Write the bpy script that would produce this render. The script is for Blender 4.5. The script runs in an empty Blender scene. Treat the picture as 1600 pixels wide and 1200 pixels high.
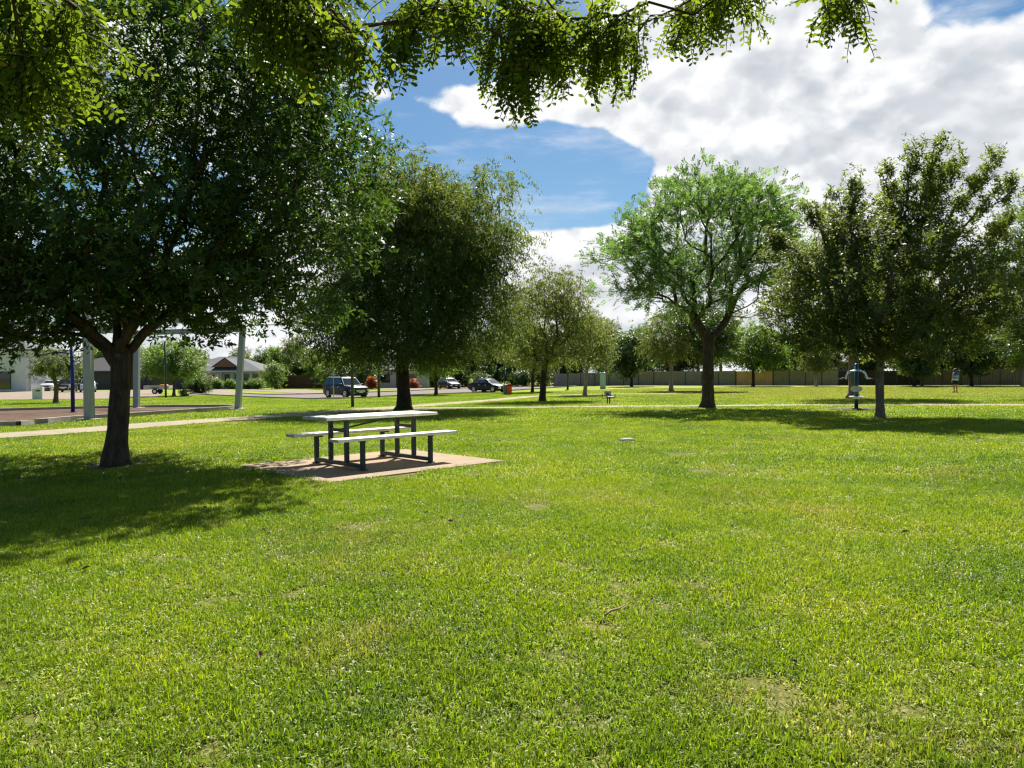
import bpy, bmesh, math, random
import numpy as np
from mathutils import Vector, Matrix, Euler

random.seed(7)
RNG = np.random.default_rng(11)
SC = bpy.context.scene
COL = SC.collection
R = math.radians

# ------------------------------------------------------------------ camera
cam_d = bpy.data.cameras.new('camera')
cam_d.sensor_width = 36.0
cam_d.lens = 1130.0 / 1600.0 * 36.0
cam_d.clip_start = 0.05
cam_d.clip_end = 3000
cam = bpy.data.objects.new('camera', cam_d)
COL.objects.link(cam)
CAM_H = 1.37
cam.location = (0, 0, CAM_H)
cam.rotation_euler = (Matrix.Rotation(R(90 - 0.86), 4, 'X') @ Matrix.Rotation(R(-0.43), 4, 'Z')).to_euler()
SC.camera = cam

# ------------------------------------------------------------------ sun, sky, exposure
SUN = Vector((0.14, 1.0, 1.2)).normalized()
sun_d = bpy.data.lights.new('sun', 'SUN')
sun_d.energy = 5.0
sun_d.angle = R(0.53)
sun_d.color = (1.0, 0.955, 0.88)
sun = bpy.data.objects.new('sun', sun_d)
COL.objects.link(sun)
sun.location = (20, 60, 80)
sun.rotation_euler = SUN.to_track_quat('Z', 'Y').to_euler()

SC.view_settings.view_transform = 'Standard'
SC.view_settings.look = 'None'
SC.view_settings.exposure = 1.15
SC.view_settings.gamma = 1.0
SC.view_settings.use_curve_mapping = False
SC.render.engine = 'CYCLES'
SC.cycles.max_bounces = 6
SC.cycles.diffuse_bounces = 4
SC.cycles.glossy_bounces = 3
SC.cycles.transmission_bounces = 4
SC.cycles.transparent_max_bounces = 4
SC.cycles.caustics_reflective = False
SC.cycles.caustics_refractive = False
SC.cycles.use_denoising = True
SC.cycles.denoising_prefilter = 'ACCURATE'
SC.cycles.sample_clamp_indirect = 6.0
SC.cycles.filter_width = 1.3


class NT:
    """tiny wrapper for node trees"""
    def __init__(s, tree):
        s.t = tree
        tree.nodes.clear()

    def n(s, typ, **kw):
        nd = s.t.nodes.new(typ)
        for k, v in kw.items():
            if k == 'ins':
                for key, val in v.items():
                    s.put(nd.inputs[key], val)
            else:
                setattr(nd, k, v)
        return nd

    def put(s, sock, val):
        if isinstance(val, bpy.types.NodeSocket):
            s.t.links.new(val, sock)
        else:
            if sock.type == 'RGBA' and len(val) == 3:
                val = (*val, 1)
            sock.default_value = val

    def math(s, op, a, b=None, c=None, clamp=False):
        nd = s.n('ShaderNodeMath', operation=op, use_clamp=clamp)
        for i, v in enumerate((a, b, c)):
            if v is not None:
                s.put(nd.inputs[i], v)
        return nd.outputs[0]

    def vmath(s, op, a, b=None, out=0):
        nd = s.n('ShaderNodeVectorMath', operation=op)
        s.put(nd.inputs[0], a)
        if b is not None:
            s.put(nd.inputs['Scale'] if op == 'SCALE' else nd.inputs[1], b)
        return nd.outputs[out]

    def noise(s, vec, scale, detail=4, rough=0.5, dist=0.0, col=False, lac=2.0):
        nd = s.n('ShaderNodeTexNoise')
        if vec is not None:
            s.put(nd.inputs['Vector'], vec)
        nd.inputs['Scale'].default_value = scale
        nd.inputs['Detail'].default_value = detail
        nd.inputs['Roughness'].default_value = rough
        nd.inputs['Distortion'].default_value = dist
        nd.inputs['Lacunarity'].default_value = lac
        return nd.outputs['Color' if col else 'Fac']

    def ss(s, x, a, b, o0=0.0, o1=1.0):
        nd = s.n('ShaderNodeMapRange', interpolation_type='SMOOTHSTEP')
        s.put(nd.inputs[0], x)
        for i, v in enumerate((a, b, o0, o1)):
            s.put(nd.inputs[i + 1], v)
        return nd.outputs[0]

    def mix(s, f, a, b, mode='MIX'):
        nd = s.n('ShaderNodeMix', data_type='RGBA', blend_type=mode)
        s.put(nd.inputs[0], f)
        s.put(nd.inputs[6], a)
        s.put(nd.inputs[7], b)
        return nd.outputs[2]

    def ramp(s, f, stops):
        nd = s.n('ShaderNodeValToRGB')
        s.put(nd.inputs[0], f)
        e = nd.color_ramp.elements
        while len(e) < len(stops):
            e.new(0.5)
        for el, (p, c) in zip(e, stops):
            el.position = p
            el.color = (*c, 1)
        return nd.outputs[0]


world = bpy.data.worlds.new('World')
SC.world = world
world.use_nodes = True
W = NT(world.node_tree)
sky = W.n('ShaderNodeTexSky', sky_type='NISHITA')
sky.sun_disc = False
sky.sun_elevation = math.asin(SUN.z)
sky.sun_rotation = math.atan2(SUN.x, SUN.y)
sky.air_density = 1.0
sky.dust_density = 0.6
sky.ozone_density = 2.2
tc = W.n('ShaderNodeTexCoord')
D = W.vmath('NORMALIZE', tc.outputs['Generated'])


def cloud_dir(px, py):
    return Vector(((px - 800) / 1130.0, 1.0, (583 - py) / 1130.0)).normalized()


def blob(px, py, r0, r1, amp, flat=1.0):
    """bump of cloud cover around one direction of the sky; flat > 1 makes it wide and low"""
    c = cloud_dir(px, py)
    df = W.vmath('SUBTRACT', D, tuple(c))
    df = W.vmath('MULTIPLY', df, (1.0, 1.0, flat))
    l = W.vmath('LENGTH', df, out=1)
    return W.ss(l, r0, r1, amp, 0.0)


def billow(vec, scale):
    nd = W.n('ShaderNodeTexVoronoi', feature='F1', ins={'Vector': vec, 'Scale': scale})
    return W.math('SUBTRACT', 0.75, nd.outputs['Distance'])


def density(vec):
    warp = W.noise(vec, 3.0, 4, 0.55, col=True)
    warp = W.vmath('SUBTRACT', warp, (0.5, 0.5, 0.5))
    v2 = W.vmath('ADD', vec, W.vmath('SCALE', warp, 0.16))
    big = W.noise(v2, 2.6, 5, 0.52)
    fine = W.vmath('SUBTRACT', W.noise(vec, 26.0, 4, 0.65, col=True), (0.5, 0.5, 0.5))
    v3 = W.vmath('ADD', v2, W.vmath('SCALE', fine, 0.035))
    bl = W.math('MULTIPLY', billow(v3, 6.0), 0.13)
    bl = W.math('MULTIPLY_ADD', billow(v3, 13.0), 0.11, bl)
    bl = W.math('MULTIPLY_ADD', billow(v3, 30.0), 0.075, bl)
    return W.math('ADD', W.math('MULTIPLY', big, 0.74), bl), big, bl


vec0 = W.vmath('MULTIPLY', D, (1.0, 1.0, 1.35))
vec0 = W.vmath('ADD', vec0, (3.1, 1.7, 0.4))
sunoff = tuple(Vector((SUN.x, SUN.y * 0.3, SUN.z * 1.35)).normalized() * 0.030)
vec1 = W.vmath('ADD', vec0, sunoff)
d0, g0, b0 = density(vec0)
d1, g1, b1 = density(vec1)
cover = None
for b in (blob(1330, 190, 0.18, 0.46, 0.19), blob(1560, 330, 0.15, 0.40, 0.17), blob(930, 140, 0.03, 0.17, 0.23, 2.4),
          blob(740, 165, 0.02, 0.15, 0.24, 3.4), blob(900, 420, 0.03, 0.15, 0.16, 1.6), blob(480, 520, 0.10, 0.40, 0.10, 1.5),
          blob(250, 250, 0.10, 0.45, 0.10), blob(1180, 480, 0.05, 0.30, 0.12),
          blob(860, 275, 0.03, 0.17, -0.27, 1.8), blob(640, 270, 0.03, 0.16, -0.22, 1.2), blob(970, 310, 0.02, 0.10, -0.22), blob(1560, -5, 0.02, 0.16, -0.42, 2.0)):
    cover = b if cover is None else W.math('ADD', cover, b)
dens = W.math('ADD', d0, cover)
alpha = W.ss(dens, 0.51, 0.585)
thin = W.noise(W.vmath('MULTIPLY', D, (2.0, 2.0, 9.0)), 2.4, 8, 0.62)      # high wisps
wisp = W.ss(thin, 0.50, 0.80, 0.0, 0.55)
alpha = W.math('MAXIMUM', alpha, wisp)
slope = W.math('SUBTRACT', g0, g1)
lit = W.ss(slope, -0.045, 0.025)
core = W.ss(dens, 0.58, 0.80)
shade = W.math('MULTIPLY', W.math('SUBTRACT', 1.0, lit), core, clamp=True)
relief = W.math('SUBTRACT', 1.0, W.ss(W.math('SUBTRACT', b0, b1), -0.050, 0.025))
ccol = W.mix(W.math('MULTIPLY', relief, 0.85), (8.4, 8.45, 8.55), (6.0, 6.25, 6.6))
ccol = W.mix(W.math('MULTIPLY', shade, 0.55), ccol, (3.2, 3.7, 4.4))
hs = W.n('ShaderNodeHueSaturation', ins={'Hue': 0.492, 'Saturation': 1.38, 'Value': 0.76, 'Color': sky.outputs[0]})
dz = W.n('ShaderNodeSeparateXYZ', ins={0: D}).outputs[2]
hz = W.mix(W.ss(dz, 0.0, 0.16, 0.85, 0.0), hs.outputs[0], (5.2, 5.9, 6.6))      # humid pale air low down
skycol = W.mix(alpha, hz, ccol)
bg = W.n('ShaderNodeBackground', ins={'Color': skycol, 'Strength': 0.055})
wo = W.n('ShaderNodeOutputWorld', ins={'Surface': bg.outputs[0]})


# ------------------------------------------------------------------ terrain height
def smooth(a, b, t):
    t = np.clip((np.asarray(t, float) - a) / (b - a), 0, 1)
    return t * t * (3 - 2 * t)


def Zg(x, y):
    y = np.asarray(y, float)
    q = 3.0 * np.log1p(np.exp(np.clip((y - 10.0) / 3.0, -30, 30)))
    yy = np.where(q > 48, 48 + 8 * (1 - np.exp(-(np.maximum(q, 48) - 48) / 8)), q)
    return -yy * (0.0128 - 0.0068 * smooth(-6, 18, x))


def gz(x, y):
    return float(Zg(x, y))


# ------------------------------------------------------------------ materials
MATS = {}


def mat(name, color=(0.5, 0.5, 0.5), rough=0.6, metal=0.0, spec=0.4, var=0.12, scale=6.0, bump=0.0, bscale=30.0, col2=None, coat=0.0):
    if name in MATS:
        return MATS[name]
    m = bpy.data.materials.new(name)
    m.use_nodes = True
    T = NT(m.node_tree)
    co = T.n('ShaderNodeTexCoord').outputs['Object']
    f = T.noise(co, scale, 5, 0.6)
    dark = tuple(c * (1 - var * 1.6) for c in color)
    lite = tuple(min(1, c * (1 + var)) for c in (col2 or color))
    base = T.ramp(f, [(0.3, dark), (0.7, lite)])
    p = T.n('ShaderNodeBsdfPrincipled', ins={'Base Color': base, 'Roughness': rough, 'Metallic': metal, 'Specular IOR Level': spec, 'Coat Weight': coat, 'Coat Roughness': 0.05})
    if bump:
        bn = T.n('ShaderNodeBump', ins={'Strength': bump, 'Distance': 0.02, 'Height': T.noise(co, bscale, 6, 0.65)})
        T.put(p.inputs['Normal'], bn.outputs[0])
    T.n('ShaderNodeOutputMaterial', ins={'Surface': p.outputs[0]})
    MATS[name] = m
    return m


def leaf_mat(name, dark, mid, light, odd, trans=0.38, tcol=(0.20, 0.36, 0.03), rough=0.42, spec=0.5):
    m = bpy.data.materials.new(name)
    m.use_nodes = True
    T = NT(m.node_tree)
    tint = T.n('ShaderNodeAttribute', attribute_name='tint').outputs['Fac']
    c = T.ramp(tint, [(0.0, dark), (0.45, mid), (0.85, light), (1.0, odd)])
    tm = T.mix(0.55, c, tcol)
    tm = T.mix(T.math('MULTIPLY', tint, 0.7), tm, tuple(min(1, 1.5 * v) for v in tcol))
    p = T.n('ShaderNodeBsdfPrincipled', ins={'Base Color': c, 'Roughness': rough, 'Specular IOR Level': spec})
    tr = T.n('ShaderNodeBsdfTranslucent', ins={'Color': tm})
    mx = T.n('ShaderNodeMixShader', ins={0: trans, 1: p.outputs[0], 2: tr.outputs[0]})
    T.n('ShaderNodeOutputMaterial', ins={'Surface': mx.outputs[0]})
    MATS[name] = m
    return m


def bark_mat(name, c1, c2, vs=(9, 9, 1.6)):
    m = bpy.data.materials.new(name)
    m.use_nodes = True
    T = NT(m.node_tree)
    co = T.n('ShaderNodeTexCoord').outputs['Object']
    v = T.vmath('MULTIPLY', co, vs)
    f = T.noise(v, 2.2, 8, 0.68)
    lich = T.ss(T.noise(co, 5.0, 5, 0.6), 0.56, 0.72, 0.0, 0.6)
    c = T.ramp(f, [(0.28, c1), (0.72, c2)])
    c = T.mix(lich, c, tuple(min(1, 1.5 * a + 0.02) for a in c2))
    bn = T.n('ShaderNodeBump', ins={'Strength': 0.9, 'Distance': 0.03, 'Height': f})
    p = T.n('ShaderNodeBsdfPrincipled', ins={'Base Color': c, 'Roughness': 0.9, 'Specular IOR Level': 0.2, 'Normal': bn.outputs[0]})
    T.n('ShaderNodeOutputMaterial', ins={'Surface': p.outputs[0]})
    MATS[name] = m
    return m


def lawn_colour(T, pos, tint=None):
    """one colour field for the soil sheet and the blades: lush, olive and dry straw patches"""
    big = T.noise(pos, 0.16, 4, 0.6)
    midn = T.noise(pos, 0.75, 4, 0.6)
    fine = T.noise(pos, 5.0, 4, 0.7)
    sx = T.n('ShaderNodeSeparateXYZ', ins={0: pos})
    far = T.math('MULTIPLY', T.ss(sx.outputs[1], 34, 46), T.ss(sx.outputs[0], 2, 18))      # the dry rise by the fence
    g = T.math('ADD', T.math('MULTIPLY', big, 0.42), T.math('MULTIPLY', midn, 0.40))
    g = T.math('ADD', g, T.math('MULTIPLY', fine, 0.18))
    c = T.ramp(g, [(0.40, (0.130, 0.205, 0.014)), (0.50, (0.215, 0.285, 0.014)), (0.60, (0.300, 0.330, 0.026))])
    dry = T.ss(T.noise(T.vmath('ADD', pos, (7.3, 2.2, 0)), 0.55, 6, 0.68), 0.53, 0.70, 0.0, 0.62)
    dry = T.math('ADD', dry, T.math('MULTIPLY', far, 0.42), clamp=True)
    c = T.mix(dry, c, (0.32, 0.275, 0.11))
    if tint is not None:
        k = T.ramp(tint, [(0.0, (0.40, 0.48, 0.42)), (0.5, (0.95, 1.0, 0.8)), (0.86, (1.45, 1.35, 1.0)), (0.92, (1.6, 1.3, 1.4)), (1.0, (1.9, 1.6, 5.5))])  # palest stop: dry and weed blades, plus sky glints put into the colour
        c = T.mix(1.0, c, k, 'MULTIPLY')
    return c


def make_grass_mats():
    m = bpy.data.materials.new('grass_blade')
    m.use_nodes = True
    T = NT(m.node_tree)
    pos = T.n('ShaderNodeNewGeometry').outputs['Position']
    tint = T.n('ShaderNodeAttribute', attribute_name='tint').outputs['Fac']
    c = lawn_colour(T, pos, tint)
    p = T.n('ShaderNodeBsdfPrincipled', ins={'Base Color': c, 'Roughness': 0.47, 'Specular IOR Level': 0.45})
    tr = T.n('ShaderNodeBsdfTranslucent', ins={'Color': T.mix(1.0, c, (1.45, 1.55, 0.6), 'MULTIPLY')})
    mx = T.n('ShaderNodeMixShader', ins={0: 0.42, 1: p.outputs[0], 2: tr.outputs[0]})
    T.n('ShaderNodeOutputMaterial', ins={'Surface': mx.outputs[0]})
    MATS['grass_blade'] = m
    m = bpy.data.materials.new('lawn_soil')
    m.use_nodes = True
    T = NT(m.node_tree)
    pos = T.n('ShaderNodeNewGeometry').outputs['Position']
    c = lawn_colour(T, pos)
    fine = T.noise(pos, 22.0, 5, 0.7)
    sx = T.n('ShaderNodeSeparateXYZ', ins={0: pos})
    near = T.ss(sx.outputs[1], 18, 42, 0.75, 0.10)
    fleck = T.noise(pos, 75.0, 3, 0.7)
    soil = T.ramp(T.math('ADD', T.math('MULTIPLY', fine, 0.4), T.math('MULTIPLY', fleck, 0.6)), [(0.38, (0.020, 0.020, 0.007)), (0.50, (0.085, 0.072, 0.028)), (0.64, (0.26, 0.21, 0.10))])
    c = T.mix(near, c, soil)
    c = T.mix(0.5, c, T.ramp(fine, [(0.35, (0.55, 0.62, 0.5)), (0.65, (1.35, 1.3, 1.3))]), 'MULTIPLY')
    bn = T.n('ShaderNodeBump', ins={'Strength': 0.6, 'Distance': 0.04, 'Height': T.noise(pos, 14.0, 6, 0.7)})
    p = T.n('ShaderNodeBsdfPrincipled', ins={'Base Color': c, 'Roughness': 0.95, 'Specular IOR Level': 0.1, 'Normal': bn.outputs[0]})
    T.n('ShaderNodeOutputMaterial', ins={'Surface': p.outputs[0]})
    MATS['lawn_soil'] = m


make_grass_mats()


def stone_mat(name, c1, c2, sc=1.2, grit=60.0, bump=0.35):
    m = bpy.data.materials.new(name)
    m.use_nodes = True
    T = NT(m.node_tree)
    pos = T.n('ShaderNodeNewGeometry').outputs['Position']
    a = T.noise(pos, sc, 6, 0.65)
    b = T.noise(pos, grit, 4, 0.7)
    f = T.math('ADD', T.math('MULTIPLY', a, 0.65), T.math('MULTIPLY', b, 0.35))
    c = T.ramp(f, [(0.32, c1), (0.68, c2)])
    stain = T.ss(T.noise(pos, sc * 2.7, 6, 0.7), 0.55, 0.75, 0.0, 0.35)
    c = T.mix(stain, c, tuple(v * 0.6 for v in c1))
    bn = T.n('ShaderNodeBump', ins={'Strength': bump, 'Distance': 0.01, 'Height': b})
    p = T.n('ShaderNodeBsdfPrincipled', ins={'Base Color': c, 'Roughness': 0.92, 'Specular IOR Level': 0.12, 'Normal': bn.outputs[0]})
    T.n('ShaderNodeOutputMaterial', ins={'Surface': p.outputs[0]})
    MATS[name] = m
    return m


stone_mat('concrete_path', (0.225, 0.185, 0.115), (0.36, 0.31, 0.21))
stone_mat('slab_concrete', (0.25, 0.185, 0.122), (0.38, 0.295, 0.205), 0.9)
stone_mat('asphalt', (0.135, 0.108, 0.10), (0.22, 0.18, 0.165), 0.5, 40)
stone_mat('driveway', (0.19, 0.15, 0.112), (0.29, 0.235, 0.18), 0.6)
stone_mat('kerb_concrete', (0.26, 0.24, 0.20), (0.42, 0.39, 0.33))
stone_mat('bark_mulch', (0.050, 0.030, 0.020), (0.150, 0.090, 0.056), 1.5, 25, 1.0)
stone_mat('soil', (0.07, 0.05, 0.032), (0.17, 0.125, 0.085), 1.5, 25, 0.8)
stone_mat('rubber', (0.05, 0.045, 0.04), (0.12, 0.105, 0.09), 3, 40)


# ------------------------------------------------------------------ mesh helpers
class MB:
    def __init__(s):
        s.v, s.f = [], []

    def add(s, vs, fs):
        k = len(s.v)
        s.v += [tuple(v) for v in vs]
        s.f += [tuple(i + k for i in f) for f in fs]
        return s

    def box(s, c, d, rz=0.0, rx=0.0, ry=0.0, taper=1.0):
        m = Matrix.Translation(c) @ Euler((rx, ry, rz)).to_matrix().to_4x4()
        vs = []
        for z in (-1, 1):
            t = taper if z > 0 else 1
            for x, y in ((-1, -1), (1, -1), (1, 1), (-1, 1)):
                vs.append(m @ Vector((x * d[0] / 2 * t, y * d[1] / 2 * t, z * d[2] / 2)))
        return s.add(vs, [(3, 2, 1, 0), (4, 5, 6, 7), (0, 1, 5, 4), (1, 2, 6, 5), (2, 3, 7, 6), (3, 0, 4, 7)])

    def tube(s, pts, rad, n=8, caps=True):
        pts = [Vector(p) for p in pts]
        if not hasattr(rad, '__len__'):
            rad = [rad] * len(pts)
        up = None
        vs, fs = [], []
        for i, p in enumerate(pts):
            t = (pts[min(i + 1, len(pts) - 1)] - pts[max(i - 1, 0)])
            if t.length < 1e-9:
                t = Vector((0, 0, 1))
            t.normalize()
            if up is None:
                up = Vector((1, 0, 0)) if abs(t.x) < 0.8 else Vector((0, 1, 0))
            a = (up - t * up.dot(t)).normalized()
            b = t.cross(a)
            up = a
            for k in range(n):
                an = 2 * math.pi * k / n
                vs.append(p + (a * math.cos(an) + b * math.sin(an)) * rad[i])
        for i in range(len(pts) - 1):
            for k in range(n):
                k2 = (k + 1) % n
                fs.append((i * n + k, i * n + k2, (i + 1) * n + k2, (i + 1) * n + k))
        if caps:
            fs.append(tuple(range(n - 1, -1, -1)))
            e = (len(pts) - 1) * n
            fs.append(tuple(range(e, e + n)))
        return s.add(vs, fs)

    def prism(s, poly, z0, z1):
        n = len(poly)
        vs = [(x, y, z0) for x, y in poly] + [(x, y, z1) for x, y in poly]
        fs = [tuple(range(n - 1, -1, -1)), tuple(range(n, 2 * n))]
        fs += [(i, (i + 1) % n, n + (i + 1) % n, n + i) for i in range(n)]
        return s.add(vs, fs)

    def mesh(s, name, m=None, smooth=False):
        me = bpy.data.meshes.new(name)
        me.from_pydata(s.v, [], s.f)
        me.validate()
        if smooth:
            me.polygons.foreach_set('use_smooth', [True] * len(me.polygons))
        if m:
            me.materials.append(MATS[m] if isinstance(m, str) else m)
        me.update()
        return me

    def build(s, name, m, parent=None, smooth=False, bevel=0.0, loc=None):
        return link(name, s.mesh(name, m, smooth), parent, bevel, loc)


def link(name, me, parent=None, bevel=0.0, loc=None):
    o = bpy.data.objects.new(name, me)
    COL.objects.link(o)
    if parent is not None:
        o.parent = parent
    if loc is not None:
        o.location = loc
    if bevel:
        b = o.modifiers.new('bevel', 'BEVEL')
        b.width = bevel
        b.segments = 2
        b.limit_method = 'ANGLE'
    return o


def tag(o, label=None, cat=None, group=None, kind=None):
    for k, v in (('label', label), ('category', cat), ('group', group), ('kind', kind)):
        if v:
            o[k] = v
    return o


def empty(name, loc, rz=0.0, label=None, cat=None, group=None, scale=1.0):
    o = bpy.data.objects.new(name, None)
    COL.objects.link(o)
    o.location = loc
    o.rotation_euler = (0, 0, rz)
    o.scale = (scale, scale, scale)
    o.empty_display_size = 0.2
    return tag(o, label, cat, group)


def dup(o, parent=None):
    c = o.copy()
    COL.objects.link(c)
    c.parent = parent
    for ch in list(o.children):
        dup(ch, c)
    return c


def np_mesh(name, V, loops, starts, totals, m, tint=None):
    me = bpy.data.meshes.new(name)
    me.vertices.add(len(V))
    me.vertices.foreach_set('co', np.ascontiguousarray(V, np.float32).ravel())
    me.loops.add(len(loops))
    me.loops.foreach_set('vertex_index', np.ascontiguousarray(loops, np.int32))
    me.polygons.add(len(starts))
    me.polygons.foreach_set('loop_start', np.ascontiguousarray(starts, np.int32))
    me.polygons.foreach_set('loop_total', np.ascontiguousarray(totals, np.int32))
    if tint is not None:
        a = me.attributes.new('tint', 'FLOAT', 'POINT')
        a.data.foreach_set('value', np.ascontiguousarray(tint, np.float32))
    me.update(calc_edges=True)
    me.materials.append(MATS[m])
    return me


# ------------------------------------------------------------------ the setting: ground, paths, road
def axis_samples(lo, hi, fine_lo, fine_hi, step, grow=1.25):
    a = list(np.arange(fine_lo, fine_hi + 1e-6, step))
    s, x = step, fine_hi
    while x < hi:
        s *= grow
        x = min(hi, x + s)
        a.append(x)
    s, x = step, fine_lo
    while x > lo:
        s *= grow
        x = max(lo, x - s)
        a.insert(0, x)
    return np.array(a)


xs = axis_samples(-1500, 1500, -60, 70, 1.0)
ys = axis_samples(-400, 1800, -8, 110, 1.0)
GX, GY = np.meshgrid(xs, ys)
V = np.stack([GX.ravel(), GY.ravel(), Zg(GX, GY).ravel()], 1)
nx, ny = len(xs), len(ys)
ii, jj = np.meshgrid(np.arange(nx - 1), np.arange(ny - 1))
a = (jj * nx + ii).ravel()
quads = np.stack([a, a + 1, a + nx + 1, a + nx], 1)
ground = link('ground', np_mesh('ground', V, quads.ravel(), np.arange(len(quads)) * 4, np.full(len(quads), 4), 'lawn_soil'))
tag(ground, kind='structure')
ground.data.polygons.foreach_set('use_smooth', [True] * len(quads))

NOGRASS = []          # (polygon, margin) outlines where no blades grow


def dense(poly, step=1.0):
    out = []
    for i in range(len(poly)):
        p, q = Vector(poly[i]), Vector(poly[(i + 1) % len(poly)])
        n = max(1, int((q - p).length / step))
        out += [tuple(p.lerp(q, k / n)) for k in range(n)]
    return out


def catmull(pts, n=8):
    P = [Vector(p) for p in pts]
    P = [P[0] * 2 - P[1]] + P + [P[-1] * 2 - P[-2]]
    out = []
    for i in range(1, len(P) - 2):
        for k in range(n):
            t = k / n
            out.append(0.5 * (2 * P[i] + (P[i + 1] - P[i - 1]) * t + (2 * P[i - 1] - 5 * P[i] + 4 * P[i + 1] - P[i + 2]) * t * t + (3 * P[i] - P[i - 1] - 3 * P[i + 1] + P[i + 2]) * t ** 3))
    out.append(P[-2])
    return out


def ribbon(name, pts, width, m, lift=0.02, thick=0.10, kind='structure', n=10, margin=0.05):
    """a strip laid along the ground, with real edges"""
    c = catmull([Vector((*p, 0)) for p in pts], n)
    mb = MB()
    L, Rr = [], []
    for i, p in enumerate(c):
        t = (c[min(i + 1, len(c) - 1)] - c[max(i - 1, 0)]).normalized()
        s = Vector((-t.y, t.x, 0)) * width / 2
        L.append(p + s)
        Rr.append(p - s)
    vs, fs = [], []
    for l, r in zip(L, Rr):
        vs += [(l.x, l.y, gz(l.x, l.y) + lift - thick), (l.x, l.y, gz(l.x, l.y) + lift), (r.x, r.y, gz(r.x, r.y) + lift), (r.x, r.y, gz(r.x, r.y) + lift - thick)]
    for i in range(len(L) - 1):
        k = i * 4
        fs += [(k, k + 4, k + 5, k + 1), (k + 1, k + 5, k + 6, k + 2), (k + 2, k + 6, k + 7, k + 3)]
    mb.add(vs, fs)
    o = mb.build(name, m)
    tag(o, kind=kind)
    NOGRASS.append(([(p.x, p.y) for p in L] + [(p.x, p.y) for p in reversed(Rr)], margin))
    return o


def sheet(name, poly, m, lift=0.015, step=1.5, margin=0.0, kind='structure'):
    """a polygon draped on the terrain (cut by a grid so that it follows the slope)"""
    bm = bmesh.new()
    vs = [bm.verts.new((x, y, 0)) for x, y in poly]
    bm.faces.new(vs)
    bmesh.ops.triangulate(bm, faces=bm.faces[:])
    xs_ = [p[0] for p in poly]
    ys_ = [p[1] for p in poly]
    for ax, lo, hi in ((0, min(xs_), max(xs_)), (1, min(ys_), max(ys_))):
        x = lo + step
        while x < hi:
            co = [0, 0, 0]
            no = [0, 0, 0]
            co[ax], no[ax] = x, 1
            bmesh.ops.bisect_plane(bm, geom=bm.verts[:] + bm.edges[:] + bm.faces[:], plane_co=co, plane_no=no)
            x += step
    for v in bm.verts:
        v.co.z = gz(v.co.x, v.co.y) + lift
    bmesh.ops.recalc_face_normals(bm, faces=bm.faces[:])
    if sum(f.normal.z for f in bm.faces) < 0:
        bmesh.ops.reverse_faces(bm, faces=bm.faces[:])
    me = bpy.data.meshes.new(name)
    bm.to_mesh(me)
    bm.free()
    me.materials.append(MATS[m])
    o = link(name, me)
    tag(o, kind=kind)
    NOGRASS.append((list(poly), margin))
    return o


ribbon('footpath', [(-24, 1.2), (-18.6, 9.7), (-12.75, 18.0), (-10.65, 24.0), (-8.2, 30.0), (-5.4, 38.0), (-0.95, 50.5), (2.1, 59.5), (7.5, 59.5), (12.2, 55.0), (17, 53.2)], 2.0, 'concrete_path', 0.022)
ribbon('cross_path', [(-5.2, 35.6), (-3.1, 35.2), (0.0, 34.75), (3.0, 34.2), (10.3, 32.45), (21.1, 30.0), (34, 27.2), (46, 25.5)], 1.5, 'concrete_path', 0.018)

# the table's concrete slab
TC = Vector((-2.165, 11.235))
TA = R(44.3)
ax = Vector((math.cos(TA), math.sin(TA)))
bx = Vector((math.sin(TA), -math.cos(TA)))
slab_poly = [tuple(TC + ax * u * 1.56 + bx * v * 1.30) for u, v in ((-1, -1), (-1, 1), (1, 1), (1, -1))][::-1]
mb = MB()
zs = gz(*TC)
mb.prism([tuple(p) for p in slab_poly][::-1], zs - 0.12, zs + 0.028)
slab = mb.build('table_slab', 'slab_concrete', bevel=0.012)
tag(slab, kind='structure')
NOGRASS.append((slab_poly, 0.0))

# road, kerbs, driveways
near_k = [(-36, 81), (-30.3, 74.3), (-24.6, 67.6), (-18.9, 61.2), (-15.1, 57.4), (-12.6, 61.2), (-11.0, 65.9), (-5.9, 74.1), (-0.6, 82.4), (4.8, 90.9), (11, 101)]
far_k = [(14, 113), (5.35, 104.5), (-1, 104.5), (-5.9, 102.6), (-12.5, 88.0), (-16.4, 81.8), (-21.7, 75.8), (-26.4, 76.5), (-32, 84)]
near_c = [tuple(p)[:2] for p in catmull([Vector((*p, 0)) for p in near_k], 6)]
far_c = [tuple(p)[:2] for p in catmull([Vector((*p, 0)) for p in far_k], 6)]
sheet('road', near_c + far_c, 'asphalt', 0.02)
ribbon('kerb', near_k, 0.22, 'kerb_concrete', 0.13, 0.3, n=6)
ribbon('kerb', far_k, 0.22, 'kerb_concrete', 0.12, 0.3, n=6)
sheet('driveway', [(-47.5, 64.5), (-35.0, 65.5), (-34.5, 70.5), (-50, 104), (-76, 104), (-66, 86)], 'driveway', 0.02)
sheet('driveway', [(-34.5, 77.5), (-30.6, 75.6), (-28.0, 79), (-46.5, 113.5), (-52, 113.5)], 'driveway', 0.026)
sheet('driveway', [(-21.2, 77.0), (-17.6, 81.4), (-28.5, 98), (-36, 105), (-40, 103)], 'driveway', 0.026)
sheet('driveway', [(-11.6, 90.6), (-8.6, 97.0), (-16, 108), (-24, 108)], 'driveway', 0.026)

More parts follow.
